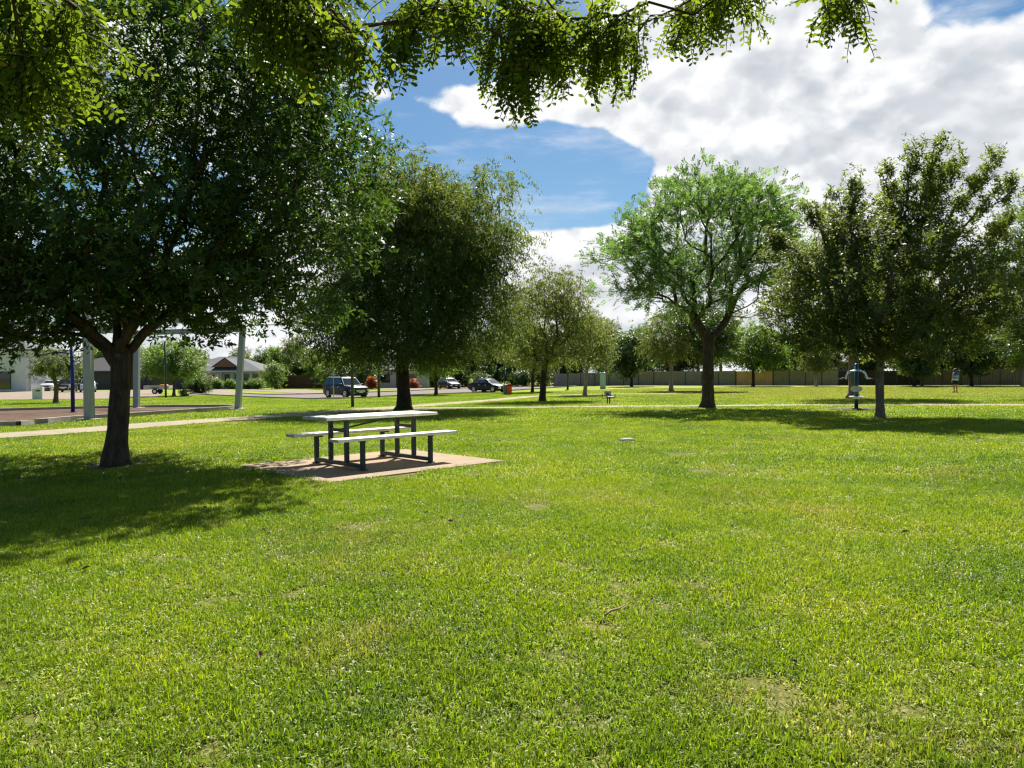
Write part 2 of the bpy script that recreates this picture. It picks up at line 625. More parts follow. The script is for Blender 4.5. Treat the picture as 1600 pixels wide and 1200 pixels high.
# playground pit with concrete edging
pit = [(-15.2, 22.2), (-15.6, 25.4), (-14.9, 29.0), (-14.0, 35.3), (-14.4, 37.7), (-16.2, 38.9), (-20.6, 38.6), (-25.5, 34.0), (-27.0, 27.0), (-22.5, 21.6)]
pit_c = [tuple(p)[:2] for p in catmull([Vector((*p, 0)) for p in pit + pit[:1]], 5)][:-1]
sheet('playground_pit', pit_c, 'bark_mulch', 0.05)
ribbon('kerb', pit + pit[:1], 0.20, 'kerb_concrete', 0.17, 0.35, n=6)

# sandy ring under the exercise seat, rubber pads, lid in the lawn
def disc(x, y, rx, ry, n=28, wob=0.08, rot=0.0):
    out = []
    for k in range(n):
        a = 2 * math.pi * k / n
        w = 1 + wob * math.sin(3 * a + x) + wob * 0.6 * math.sin(5 * a + y)
        px, py = rx * w * math.cos(a), ry * w * math.sin(a)
        out.append((x + px * math.cos(rot) - py * math.sin(rot), y + px * math.sin(rot) + py * math.cos(rot)))
    return out


sheet('bare_soil', disc(5.05, 37.75, 0.95, 1.15), 'soil', 0.012)
sheet('rubber_pad', disc(13.15, 27.55, 1.05, 0.75, wob=0.0), 'rubber', 0.03)
# bare earth worn round the trunks and under the big tree
for (x, y, r) in ((-6.2, 11.3, 0.55), (-5.0, 33.2, 0.9), (1.9, 44.7, 0.6), (8.4, 31.06, 0.75), (11.3, 22.2, 0.55), (18.8, 39.8, 0.7), (5.8, 57.4, 0.8), (14.3, 64.7, 0.8)):
    sheet('bare_soil', disc(x, y, r, r, wob=0.14), 'soil', 0.010)
# __PART2__


# ------------------------------------------------------------------ trees
def sample_lobes(lobes, n, rng, hollow=0.35):
    w = np.array([l[3] * l[4] * l[5] * (l[6] if len(l) > 6 else 1.0) for l in lobes])
    k = rng.choice(len(lobes), n, p=w / w.sum())
    d = rng.normal(size=(n, 3))
    d /= np.linalg.norm(d, axis=1)[:, None]
    r = rng.random(n) * (1 - hollow ** 3) + hollow ** 3
    r = r ** (1 / 3.0)
    L = np.array([l[:6] for l in lobes])[k]
    wob = 1 + 0.16 * np.sin(d[:, 0] * 5 + L[:, 0] * 3) * np.cos(d[:, 1] * 4 + 1.3 * L[:, 2]) + 0.10 * rng.normal(size=n)
    return L[:, :3] + d * (r * wob)[:, None] * L[:, 3:6]


class Wood:
    """branch skeleton: each tip is wired to the cheapest node of the tree grown so far"""
    def __init__(s, trunk, tips, rng, bf=0.35, seg=0.5, wig=0.06, fork=0.55, arch=0.08, down=0.35, guides=()):
        T = [np.array(p, float) for p in trunk]
        n_est = len(T) + len(tips) * 14 + 50 + 60 * len(guides)
        P = np.zeros((n_est, 3))
        par = np.full(n_est, -1, int)
        path = np.zeros(n_est)
        ok = np.zeros(n_est, bool)
        n = 0
        for i, p in enumerate(T):
            P[n] = p
            par[n] = n - 1
            path[n] = path[n - 1] + np.linalg.norm(p - P[n - 1]) if n else 0
            ok[n] = i >= int(len(T) * fork)
            n += 1
        for g in guides:                           # main limbs laid out by hand
            dd = np.linalg.norm(P[:n] - np.array(g[0]), axis=1)
            prev = int(np.argmin(dd))
            for q in catmull([Vector(v) for v in g], 5)[1:]:
                P[n] = np.array(q) + rng.normal(size=3) * 0.03
                par[n] = prev
                path[n] = path[prev] + np.linalg.norm(P[n] - P[prev])
                ok[n] = True
                prev = n
                n += 1
        order = np.argsort(np.linalg.norm(tips - T[-1], axis=1))
        s.tipnode = np.zeros(len(tips), int)
        for oi in order:
            t = tips[oi]
            dv = P[:n] - t
            dd = np.sqrt((dv ** 2).sum(1))
            pen = np.maximum(0, P[:n, 2] - t[2]) * down
            cost = dd + bf * path[:n] + pen
            cost[~ok[:n]] = 1e9
            b = int(np.argmin(cost))
            L = dd[b]
            k = max(1, min(12, int(L / seg + 0.5)))
            side = rng.normal(size=3)
            prev = b
            for j in range(1, k + 1):
                f = j / k
                q = P[b] + (t - P[b]) * f
                q = q + np.array([0, 0, 1]) * arch * L * math.sin(math.pi * f) + side * wig * L * math.sin(math.pi * f) + (rng.normal(size=3) * wig * 0.5 * seg if j < k else 0)
                P[n] = q
                par[n] = prev
                path[n] = path[prev] + np.linalg.norm(q - P[prev])
                ok[n] = True
                prev = n
                n += 1
                if n >= n_est:
                    break
            s.tipnode[oi] = prev
        s.P, s.par, s.n, s.nt = P[:n], par[:n], n, len(T)
        cnt = np.zeros(n)
        cnt[s.tipnode] += 1
        for i in range(n - 1, 0, -1):
            cnt[par[i]] += cnt[i]
        s.cnt = np.maximum(cnt, 1)

    def mesh(s, name, m, r_trunk, r_tip=0.006, flare=0.45, min_r=0.0, n_big=12, trunk_pow=None, lump=0.05, rng=None, cap=None):
        p = math.log(r_trunk / r_tip) / math.log(max(2.0, s.cnt[s.nt - 1]))
        rad = r_tip * s.cnt ** p
        for i in range(s.nt):
            h = s.P[i, 2] - s.P[0, 2]
            rad[i] = r_trunk * (1.0 + flare * math.exp(-h / 0.20) + 0.10 * math.exp(-h / 0.8)) * (1 - 0.10 * i / s.nt)
        if cap is not None:
            rad = np.minimum(rad, cap(s.P))
        kids = [[] for _ in range(s.n)]
        for i in range(1, s.n):
            kids[s.par[i]].append(i)
        mb = MB()
        stack = [(0, None)]
        rr = random.Random(5)
        while stack:
            st, pr = stack.pop()
            chain = [st] if pr is None else [pr, st]
            c = st
            while kids[c]:
                ks = sorted(kids[c], key=lambda q: -s.cnt[q])
                for q in ks[1:]:
                    stack.append((q, c))
                c = ks[0]
                chain.append(c)
            rs = [rad[i] for i in chain]
            if pr is not None:
                rs[0] = min(rs[0], rs[1] * 1.25)
            if rs[1 if len(rs) > 1 else 0] < min_r:
                continue
            big = max(rs)
            nn = n_big if big > 0.12 else 7 if big > 0.05 else 5 if big > 0.02 else 3
            k0 = len(mb.v)
            mb.tube([s.P[i] for i in chain], rs, nn, caps=True)
            if big > 0.1 and lump:
                for q in range(k0, len(mb.v)):
                    v = mb.v[q]
                    w = lump * big * (math.sin(v[2] * 7 + v[0] * 15) + math.sin(v[2] * 3.1 + v[1] * 19))
                    mb.v[q] = (v[0] + w * 0.5, v[1] + w * 0.4, v[2])
        return mb.mesh(name, m, smooth=True)


def unit(a):
    return a / np.maximum(1e-9, np.linalg.norm(a, axis=-1, keepdims=True))


def leaf_blades(name, base, d, nrm, length, width, tint, m, hexa=False, fold=0.18):
    """one small folded blade per row"""
    n = len(base)
    s = unit(np.cross(d, nrm))
    up = unit(np.cross(s, d))
    L = np.asarray(length)[:, None] * np.ones((n, 1))
    Wd = np.asarray(width)[:, None] * np.ones((n, 1))
    if hexa:
        pts = [base, base + d * L * 0.40 + s * Wd * 0.42 + up * Wd * fold, base + d * L * 0.75 + s * Wd * 0.5 + up * Wd * fold, base + d * L - up * Wd * 0.35,
               base + d * L * 0.75 - s * Wd * 0.5 + up * Wd * fold, base + d * L * 0.40 - s * Wd * 0.42 + up * Wd * fold]
    else:
        pts = [base, base + d * L * 0.5 + s * Wd * 0.5 + up * Wd * fold, base + d * L - up * Wd * 0.3, base + d * L * 0.5 - s * Wd * 0.5 + up * Wd * fold]
    k = len(pts)
    V = np.stack(pts, 1).reshape(-1, 3)
    return np_mesh(name, V, np.arange(n * k), np.arange(n) * k, np.full(n, k), m, np.repeat(tint, k))


def foliage(name, tips, centre, rng, m, style='rosette', n_tip=8, spread=0.3, per=8, size=(0.11, 0.04), up=0.35, hexa=False, young=None, zflat=0.7, tmax=0.86, floor=None):
    n = len(tips)
    tp = np.repeat(tips, n_tip, 0)
    off = rng.normal(size=tp.shape) * spread
    off[:, 2] *= zflat
    tp = tp + off
    axis = unit(unit(tp - centre) * 0.8 + rng.normal(size=tp.shape) * 0.55 + np.array([0, 0, up]))
    N = len(tp)
    clump = np.repeat(rng.random(n), n_tip)
    base = np.repeat(tp, per, 0)
    A = np.repeat(axis, per, 0)
    M = len(base)
    kk = np.tile(np.arange(per), N)
    rnd = rng.random(M)
    any_ = unit(rng.normal(size=(N, 3)))
    e1 = unit(np.cross(axis, any_))
    e2 = np.cross(axis, e1)
    E1, E2 = np.repeat(e1, per, 0), np.repeat(e2, per, 0)
    if style == 'rosette':
        ph = kk * 2.4 + np.repeat(rng.random(N) * 6.28, per)
        tilt = 0.55 + 0.85 * rng.random(M)
        rad = E1 * np.cos(ph)[:, None] + E2 * np.sin(ph)[:, None]
        d = unit(A * np.cos(tilt)[:, None] + rad * np.sin(tilt)[:, None] + np.array([0, 0, -0.12]))
        base = base + A * (rng.random(M)[:, None] - 0.75) * size[0] * 2.0 + rng.normal(size=(M, 3)) * size[0] * 0.12
        nrm = A
    elif style == 'weep':
        down = unit(A * 0.35 + np.array([0, 0, -1.0]) + rng.normal(size=(M, 3)) * 0.10)
        f = (kk + rng.random(M)) / per
        base = base + down * (f * spread * 1.1)[:, None] + A * ((1 - (1 - f) ** 2) * spread * 0.9)[:, None] + rng.normal(size=(M, 3)) * spread * 0.10
        ph = kk * 2.4 + np.repeat(rng.random(N) * 6.28, per)
        rad = E1 * np.cos(ph)[:, None] + E2 * np.sin(ph)[:, None]
        d = unit(np.array([0, 0, -0.7]) + rad * 0.75 + rng.normal(size=(M, 3)) * 0.35)
        nrm = unit(rad + rng.normal(size=(M, 3)) * 0.4)
    elif style == 'spray':
        f = (kk // 2 + 0.5) / (per / 2)
        sgn = np.where(kk % 2 == 0, 1.0, -1.0)
        droop = np.array([0, 0, -0.5])
        ax_ = unit(A + droop * f[:, None])
        base = base + A * (f * spread * 1.3)[:, None] + droop * (f ** 2 * spread * 0.6)[:, None]
        d = unit(E1 * sgn[:, None] + ax_ * 0.55 + rng.normal(size=(M, 3)) * 0.12)
        nrm = unit(E2 + rng.normal(size=(M, 3)) * 0.2)
    if floor is not None:
        keep = base[:, 2] > floor * (0.85 + 0.3 * np.repeat(rng.random(N), per))
        base, d, rnd = base[keep], d[keep], rnd[keep]
        nrm = nrm[keep]
    else:
        keep = np.ones(M, bool)
    MM = M
    M = len(base)
    sz = 0.7 + 0.6 * rng.random(M)
    tint = np.clip(0.55 * rnd + 0.35 * np.repeat(clump, per)[keep] + 0.08 * rng.normal(size=M), 0, 1) * tmax
    if young is not None:
        zlim, frac, tv = young
        hi = (base[:, 2] > zlim) | (np.repeat(np.repeat(rng.random(n), n_tip), per)[keep] > 0.93)
        pick = hi & (np.repeat(rng.random(N), per)[keep] < frac)
        tint = np.where(pick, np.clip(tv + 0.08 * rng.normal(size=M), 0, 1), tint)
    return leaf_blades(name, base, d, nrm, size[0] * sz, size[1] * sz, tint, m, hexa)


def trunk_line(h, lean=(0, 0), wob=0.05, n=8, rng=RNG):
    ph = rng.random() * 6
    return [(lean[0] * (k / n) ** 1.3 + wob * math.sin(ph + 3 * k / n) * (k > 0), lean[1] * (k / n) ** 1.3 + wob * math.cos(ph + 2.2 * k / n) * (k > 0), -0.12 + (h + 0.12) * k / n) for k in range(n + 1)]


def tree(name, loc, label, cat, lobes, n_term, trunk_h, r_trunk, bark, leaf, style='rosette', seed=1, lean=(0, 0), extra=None, wood=None, fol=None, group=None, hollow=0.35, rz=0.0, flare=0.65, r_tip=0.006):
    rng = np.random.default_rng(seed)
    tips = sample_lobes(lobes, n_term, rng, hollow)
    tips = tips[tips[:, 2] > trunk_h * 0.62]
    nb = len(tips)
    if extra is not None:
        tips = np.concatenate([tips, np.array(extra)])
    tl = trunk_line(trunk_h, lean, 0.012 + 0.012 * trunk_h / 2, 8, rng)
    w = Wood(tl, tips, rng, **(wood or {}))
    root = empty(name, (loc[0], loc[1], gz(*loc)), rz, label, cat, group)
    link('trunk', w.mesh('trunk', bark, r_trunk, r_tip=r_tip, flare=flare, min_r=0.007), root)
    c = np.array([np.mean([l[0] for l in lobes]), np.mean([l[1] for l in lobes]), np.mean([l[2] for l in lobes]) - 0.8])
    link('crown', foliage('crown', tips[:nb], c, rng, leaf, style, **(fol or {})), root)
    if extra is not None:
        f2 = dict(fol or {})
        f2.update(n_tip=7, spread=0.13, up=0.8)
        link('branch_tips', foliage('branch_tips', tips[nb:], c, rng, leaf, style, **f2), root)
    return root


bark_mat('bark_dark', (0.014, 0.010, 0.007), (0.080, 0.058, 0.040))
bark_mat('bark_limb', (0.016, 0.011, 0.007), (0.115, 0.085, 0.058))
bark_mat('bark_brown', (0.055, 0.036, 0.024), (0.19, 0.135, 0.095))
bark_mat('bark_grey', (0.085, 0.07, 0.055), (0.25, 0.21, 0.165))
bark_mat('bark_pale', (0.16, 0.125, 0.095), (0.38, 0.32, 0.26), (5, 5, 1.5))
bark_mat('twig_bark', (0.03, 0.018, 0.01), (0.10, 0.065, 0.035), (14, 14, 3))
leaf_mat('leaf_glossy', (0.015, 0.036, 0.009), (0.028, 0.062, 0.014), (0.055, 0.108, 0.020), (0.10, 0.17, 0.02), 0.26, (0.16, 0.30, 0.02), 0.55, 0.22)
leaf_mat('leaf_weeping', (0.026, 0.058, 0.016), (0.046, 0.095, 0.024), (0.092, 0.150, 0.034), (0.32, 0.24, 0.055), 0.36, (0.24, 0.31, 0.04), 0.58, 0.2)
leaf_mat('leaf_olive', (0.046, 0.078, 0.024), (0.080, 0.130, 0.038), (0.14, 0.19, 0.060), (0.30, 0.21, 0.06), 0.36, (0.30, 0.34, 0.06), 0.58, 0.22)
leaf_mat('leaf_feathery', (0.045, 0.095, 0.028), (0.075, 0.150, 0.042), (0.125, 0.220, 0.058), (0.24, 0.34, 0.07), 0.36, (0.26, 0.44, 0.06), 0.5, 0.4)
leaf_mat('leaf_bronze', (0.026, 0.044, 0.012), (0.052, 0.080, 0.019), (0.105, 0.140, 0.030), (0.22, 0.28, 0.050), 0.36, (0.28, 0.36, 0.035), 0.5, 0.25)
leaf_mat('leaf_bright', (0.035, 0.080, 0.014), (0.070, 0.140, 0.020), (0.130, 0.220, 0.030), (0.24, 0.30, 0.05), 0.36, (0.30, 0.46, 0.04), 0.45, 0.45)
leaf_mat('leaf_dark', (0.016, 0.036, 0.010), (0.030, 0.060, 0.015), (0.060, 0.100, 0.022), (0.12, 0.16, 0.035), 0.28, (0.18, 0.30, 0.03), 0.42, 0.45)  # deep green leaf colour of the dark-leaved trees and shrubs
leaf_mat('leaf_overhead', (0.024, 0.040, 0.008), (0.042, 0.070, 0.011), (0.075, 0.115, 0.016), (0.32, 0.20, 0.02), 0.46, (0.24, 0.34, 0.015), 0.62, 0.15)
leaf_mat('leaf_orange', (0.14, 0.03, 0.01), (0.28, 0.07, 0.015), (0.40, 0.13, 0.02), (0.45, 0.2, 0.03), 0.3, (0.5, 0.15, 0.02))
leaf_mat('leaf_blossom', (0.10, 0.13, 0.06), (0.17, 0.20, 0.10), (0.32, 0.28, 0.20), (0.55, 0.30, 0.28), 0.3, (0.35, 0.4, 0.15))

T1_lobes = [(-0.2, 1.2, 5.0, 4.2, 4.0, 2.9), (2.6, 0.6, 4.3, 1.7, 2.1, 1.6), (-2.8, 0.3, 3.2, 2.6, 2.3, 1.4, 1.3), (1.4, -0.7, 3.4, 2.1, 1.8, 1.3, 1.3), (0.2, 0.7, 6.6, 3.2, 3.2, 1.5), (1.7, 0.9, 2.6, 1.7, 1.8, 0.6, 1.2), (-1.5, -0.4, 2.5, 1.6, 1.5, 0.55, 1.2), (-3.4, 0.2, 2.5, 2.0, 1.9, 0.8, 1.3)]
tree('shade_tree', (-6.2, 11.3), 'broad dark glossy-leaved shade tree with thick forked trunk beside the picnic table', 'tree', T1_lobes, 1150, 1.75, 0.155, 'bark_limb', 'leaf_glossy', 'rosette', 3, (0.06, 0.05),
     wood=dict(bf=0.42, seg=0.4, wig=0.07, fork=0.95, arch=0.05, guides=[
         [(0.04, 0.02, 1.7), (0.75, 0.1, 2.35), (1.7, 0.3, 3.2), (3.0, 0.5, 4.0)], [(0.04, 0.02, 1.6), (-0.6, 0.15, 2.2), (-1.4, 0.3, 3.1), (-2.6, 0.4, 4.0)],
         [(0.04, 0.02, 1.75), (0.35, 0.5, 2.7), (0.7, 0.9, 4.2), (1.3, 1.3, 5.8)], [(0.04, 0.02, 1.75), (-0.25, 0.5, 2.8), (-0.7, 1.1, 4.4), (-1.2, 1.4, 6.0)],
         [(0.04, 0.02, 1.7), (0.5, -0.3, 2.5), (1.0, -0.6, 3.6), (1.7, -0.6, 4.6)], [(0.04, 0.02, 1.7), (-0.5, -0.2, 2.3), (-1.5, -0.3, 2.9), (-3.2, 0.1, 3.2)]]), fol=dict(n_tip=13, spread=0.23, per=9, size=(0.115, 0.043), up=0.25, hexa=False, young=(6.0, 0.10, 0.93)), hollow=0.52)

T2_lobes = [(0.2, 0.2, 6.4, 3.9, 3.8, 4.2), (2.7, 0.1, 8.4, 2.8, 2.8, 2.8), (-0.5, 0.3, 9.3, 2.5, 2.5, 2.3), (-2.8, 0, 3.8, 1.8, 2.3, 1.9, 1.2), (3.2, 0, 4.6, 2.0, 2.5, 2.4, 1.2), (0, -1.9, 3.9, 3.2, 2.0, 2.0, 1.2), (-2.0, 0, 6.4, 1.9, 2.3, 2.2), (1.0, -0.8, 7.6, 3.2, 2.8, 3.0)]
tree('weeping_tree', (-5.0, 33.2), 'tall dense weeping tree with straw-tipped top beside the footpath, behind the picnic table', 'tree', T2_lobes, 1250, 2.6, 0.31, 'bark_dark', 'leaf_weeping', 'weep', 4, (0.0, 0.0),
     wood=dict(bf=0.3, seg=0.6, wig=0.05, fork=0.7, arch=0.06), fol=dict(n_tip=11, spread=0.42, per=13, size=(0.165, 0.048), up=0.2, young=(7.4, 0.30, 0.93), floor=1.95), hollow=0.5)

T3_lobes = [(0.1, 0, 5.2, 2.9, 2.8, 2.2), (0.6, 0, 6.8, 2.1, 2.2, 1.6), (-1.7, 0, 4.6, 1.7, 2.0, 1.8), (2.3, 0, 5.0, 1.4, 1.9, 1.7), (0, 0, 3.2, 2.6, 2.4, 0.9)]
tree('olive_tree', (1.89, 44.72), 'mid-sized olive-green tree with thin sky-showing crown near the path fork', 'tree', T3_lobes, 420, 2.1, 0.19, 'bark_dark', 'leaf_olive', 'weep', 5, (0.1, 0.0),
     wood=dict(bf=0.35, seg=0.5, wig=0.06, fork=0.6), fol=dict(n_tip=8, spread=0.36, per=8, size=(0.19, 0.055), young=(5.0, 0.22, 0.92), floor=2.0), hollow=0.4)

T4_lobes = [(-0.2, 0.2, 7.5, 3.6, 3.6, 2.4), (-2.9, 0, 6.0, 1.8, 2.4, 1.5), (2.3, 0, 6.9, 1.5, 2.2, 1.6), (-1.2, -0.4, 5.0, 2.6, 2.6, 0.9, 0.7), (0.6, 0.2, 9.1, 1.8, 2.0, 0.9), (1.6, 0.2, 4.9, 1.6, 2.2, 0.7, 0.5)]
tree('feathery_tree', (8.38, 31.06), 'light green feathery tree with open spreading limbs beside the cross path', 'tree', T4_lobes, 560, 2.9, 0.25, 'bark_limb', 'leaf_feathery', 'spray', 6, (0.1, 0.0),
     wood=dict(bf=0.5, seg=0.45, wig=0.07, fork=0.72, arch=-0.03), fol=dict(n_tip=10, spread=0.27, per=14, size=(0.115, 0.043), up=0.5, young=(8.4, 0.25, 0.92)), hollow=0.66, r_tip=0.011)

sp = []
rg = np.random.default_rng(21)
for (a0, a1, n_) in (((0.2, 0, 5.4), (0.3, 0.1, 7.7), 24), ((0.5, 0, 5.4), (1.3, 0.2, 8.5), 34), ((0.9, 0, 5.6), (2.0, 0.2, 8.7), 38), ((1.4, 0, 5.2), (3.7, 0.1, 8.15), 42), ((1.2, 0.2, 5.4), (2.75, 0.3, 8.3), 34), ((1.6, 0, 4.8), (4.0, -0.1, 7.2), 32), ((-0.6, 0, 5.2), (-0.9, 0.0, 7.4), 26),
                     ((-1.2, 0, 4.8), (-2.3, 0.1, 6.7), 30), ((-1.8, 0, 4.2), (-3.4, 0, 5.8), 26), ((1.8, 0, 4.2), (3.9, -0.2, 6.1), 30), ((-0.2, 0, 5.2), (-1.6, -0.3, 6.9), 22), ((0.4, 0.3, 5.0), (0.9, 1.0, 7.4), 26), ((0.2, -0.4, 5.0), (1.6, -1.0, 7.5), 30), ((-0.4, 0.4, 4.8), (-1.2, 1.2, 6.6), 22)):
    f = rg.random(n_) ** 0.8
    sp += list(np.array(a0) + (np.array(a1) - np.array(a0)) * f[:, None] + rg.normal(size=(n_, 3)) * 0.11)
T5_lobes = [(-0.1, 0, 5.6, 1.8, 1.9, 1.1, 0.8), (0.1, 0, 4.2, 3.2, 3.0, 2.0), (-1.9, 0, 3.5, 1.6, 2.0, 1.5, 1.2), (2.3, 0, 3.7, 1.4, 2.0, 1.6), (0, -0.3, 2.5, 2.9, 2.4, 0.7, 1.3)]
tree('bronze_tree', (11.29, 22.18), 'dark bronze-green tree with upswept feathery top branches beside the pull-down exerciser', 'tree', T5_lobes, 560, 2.1, 0.118, 'bark_grey', 'leaf_bronze', 'rosette', 7, (0.02, 0.0), extra=sp,
     wood=dict(bf=0.35, seg=0.42, wig=0.05, fork=0.7, arch=0.0), fol=dict(n_tip=12, spread=0.22, per=9, size=(0.125, 0.046), up=0.55, young=(6.0, 0.45, 0.94)), hollow=0.45)

tree('corner_tree', (27.0, 35.5), 'tall dark green tree with pinnate sprays standing behind the bronze-green tree', 'tree', [(-0.4, 0, 5.4, 3.0, 3.2, 2.6), (-0.9, 0, 8.0, 1.9, 2.2, 1.6), (1.2, 0, 6.5, 2.4, 2.6, 2.6), (0, 0, 3.2, 3.1, 2.8, 0.9)], 380, 2.4, 0.2, 'bark_grey', 'leaf_dark', 'spray', 8,
     wood=dict(bf=0.35, seg=0.5, fork=0.6), fol=dict(n_tip=9, spread=0.36, per=12, size=(0.20, 0.055), up=0.2, young=(7, 0.2, 0.92)))
tree('ringed_tree', (18.77, 39.8), 'tall olive tree with thick grey flared trunk behind the pull-down exerciser', 'tree', [(0, 0, 6.0, 3.8, 3.4, 2.6), (-1.6, 0, 7.4, 2.2, 2.4, 2.0), (1.8, 0, 5.4, 2.4, 2.4, 2.0), (0, 0, 3.8, 3.2, 3.0, 0.8)], 400, 3.2, 0.24, 'bark_grey', 'leaf_olive', 'weep', 9,
     wood=dict(bf=0.35, seg=0.6, fork=0.7), fol=dict(n_tip=8, spread=0.38, per=11, size=(0.19, 0.050), young=(6.5, 0.2, 0.92)), flare=0.9)
tree('pale_trunk_tree', (5.79, 57.4), 'small drooping olive tree with pale bare trunk near the electrical pillar', 'tree', [(0, 0, 4.6, 1.9, 1.9, 1.7), (0.4, 0, 3.4, 1.6, 1.6, 0.9), (-0.6, 0, 5.6, 1.2, 1.3, 0.8)], 170, 2.1, 0.15, 'bark_pale', 'leaf_olive', 'weep', 10, (0.15, 0),
     fol=dict(n_tip=8, spread=0.34, per=9, size=(0.21, 0.055), young=(4.5, 0.4, 0.92)))
tree('pale_trunk_tree', (14.26, 64.71), 'grey-barked tree with speckled trunk in front of the fence, behind the feathery tree', 'tree', [(0, 0, 5.2, 2.5, 2.4, 2.0), (-1.2, 0, 4.0, 1.8, 1.8, 1.2), (1.0, 0, 6.4, 1.7, 1.7, 1.2)], 200, 2.2, 0.19, 'bark_pale', 'leaf_olive', 'weep', 12,
     fol=dict(n_tip=8, spread=0.38, per=9, size=(0.24, 0.065)))
tree('park_tree', (16.2, 60.6), 'dark-trunked green tree just behind the feathery tree, near the fence', 'tree', [(0, 0, 5.4, 2.7, 2.4, 2.1), (1.2, 0, 4.0, 2.0, 1.8, 1.3)], 200, 2.2, 0.26, 'bark_dark', 'leaf_dark', 'rosette', 13,
     fol=dict(n_tip=7, spread=0.34, per=8, size=(0.24, 0.085)))
tree('fence_tree', (14.6, 88.2), 'low dense dark tree branching from the ground against the grey fence', 'tree', [(0, 0, 4.2, 2.6, 2.4, 2.4), (-0.8, 0, 2.4, 2.0, 1.8, 1.1), (0.6, 0, 5.6, 1.8, 1.8, 1.2)], 220, 0.9, 0.17, 'bark_dark', 'leaf_dark', 'rosette', 14,
     fol=dict(n_tip=7, spread=0.36, per=8, size=(0.28, 0.10), young=(4.5, 0.3, 0.92)))
tree('mango_tree', (27.6, 82.8), 'round bright green tree standing in front of the tan fence panels', 'tree', [(0, 0, 4.4, 4.0, 3.4, 2.3), (-1.5, 0, 3.4, 2.4, 2.3, 1.3), (1.8, 0, 3.6, 2.4, 2.3, 1.3), (0, 0, 6.0, 2.2, 2.2, 1.2)], 300, 1.7, 0.17, 'bark_dark', 'leaf_bright', 'rosette', 15,
     fol=dict(n_tip=7, spread=0.36, per=8, size=(0.30, 0.10), young=(5.0, 0.4, 0.92)))
tree('verge_tree', (2.09, 73.85), 'slender dark-trunked tree on the road verge behind the olive tree', 'tree', [(0, 0, 4.6, 2.6, 2.4, 2.0), (0.8, 0, 3.4, 1.9, 1.8, 1.0)], 180, 1.9, 0.15, 'bark_dark', 'leaf_olive', 'weep', 16,
     fol=dict(n_tip=8, spread=0.36, per=9, size=(0.24, 0.065)))
tree('verge_tree', (-7.32, 69.4), 'small yellow-green tree on the road verge behind the weeping tree', 'tree', [(0, 0, 3.6, 2.0, 1.9, 1.4), (-0.5, 0, 2.8, 1.6, 1.5, 0.8)], 150, 1.7, 0.16, 'bark_dark', 'leaf_bright', 'weep', 17,
     fol=dict(n_tip=8, spread=0.34, per=9, size=(0.22, 0.065), young=(2.0, 0.4, 0.95)))
tree('street_tree', (-34.19, 73.13), 'young round bright green tree beside a lamp post in front of the grey-roofed house', 'tree', [(0.1, 0, 3.6, 3.0, 2.6, 1.7), (-1.2, 0, 3.0, 1.9, 1.9, 1.1), (1.4, 0, 2.9, 2.0, 1.9, 1.1), (0, 0, 4.7, 1.6, 1.6, 0.8)], 260, 1.2, 0.14, 'bark_brown', 'leaf_bright', 'rosette', 18,
     fol=dict(n_tip=7, spread=0.32, per=8, size=(0.24, 0.075), young=(4.0, 0.25, 0.9)))
tree('street_tree', (-32.57, 51.66), 'small thin-crowned olive tree standing on the verge near the white letterbox', 'tree', [(0, 0, 3.0, 1.7, 1.6, 1.1), (-0.5, 0, 2.4, 1.4, 1.3, 0.7), (0.6, 0, 2.5, 1.3, 1.3, 0.7)], 120, 1.2, 0.15, 'bark_brown', 'leaf_olive', 'rosette', 19,
     fol=dict(n_tip=7, spread=0.28, per=7, size=(0.18, 0.06)))

# background trees: three kinds, then copies
def bg_tree(lobes, n, h, r, bark, leaf, style, seed, **fol):
    t = tree('garden_tree', (0, 0), 'x', 'tree', lobes, n, h, r, bark, leaf, style, seed, fol=fol, wood=dict(seg=0.9, wig=0.06))
    return t


BG = [bg_tree([(0, 0, 5.2, 3.4, 3.2, 2.6), (1.3, 0.4, 7.0, 2.2, 2.2, 1.8), (-1.6, -0.3, 4.2, 2.2, 2.2, 1.7), (0, 0, 3.0, 2.8, 2.6, 1.2)], 210, 2.0, 0.2, 'bark_brown', 'leaf_bright', 'rosette', 31, n_tip=7, spread=0.42, per=8, size=(0.36, 0.13), young=(6.0, 0.3, 0.9)),
      bg_tree([(0, 0, 6.4, 2.7, 2.6, 3.0), (0.9, 0.3, 8.6, 1.9, 1.9, 1.8), (-1.0, 0, 4.6, 2.4, 2.2, 1.8)], 200, 2.8, 0.22, 'bark_pale', 'leaf_olive', 'weep', 32, n_tip=8, spread=0.46, per=8, size=(0.34, 0.10), young=(7, 0.3, 0.92)),
      bg_tree([(0, 0, 4.8, 3.2, 3.0, 2.8), (-1.2, 0, 6.6, 2.2, 2.0, 1.8), (1.4, 0, 3.4, 2.4, 2.3, 1.9), (-1.2, 0, 2.6, 2.4, 2.2, 1.3)], 210, 1.5, 0.22, 'bark_dark', 'leaf_dark', 'rosette', 33, n_tip=7, spread=0.42, per=8, size=(0.36, 0.13), young=(5.5, 0.25, 0.9))]
BG_LABEL = ['bright green garden tree rising {}', 'tall grey-green gum-like tree rising {}', 'dense dark green garden tree rising {}']
USED = [False] * 3


def place_bg(kind, x, y, sc, where, group):
    t = BG[kind] if not USED[kind] else dup(BG[kind])
    USED[kind] = True
    t.location = (x, y, gz(x, y))
    t.rotation_euler = (0, 0, random.random() * 6.28)
    t.scale = (sc * random.uniform(0.92, 1.1), sc * random.uniform(0.92, 1.1), sc * random.uniform(0.92, 1.08))
    tag(t, BG_LABEL[kind].format(where), 'tree', group)


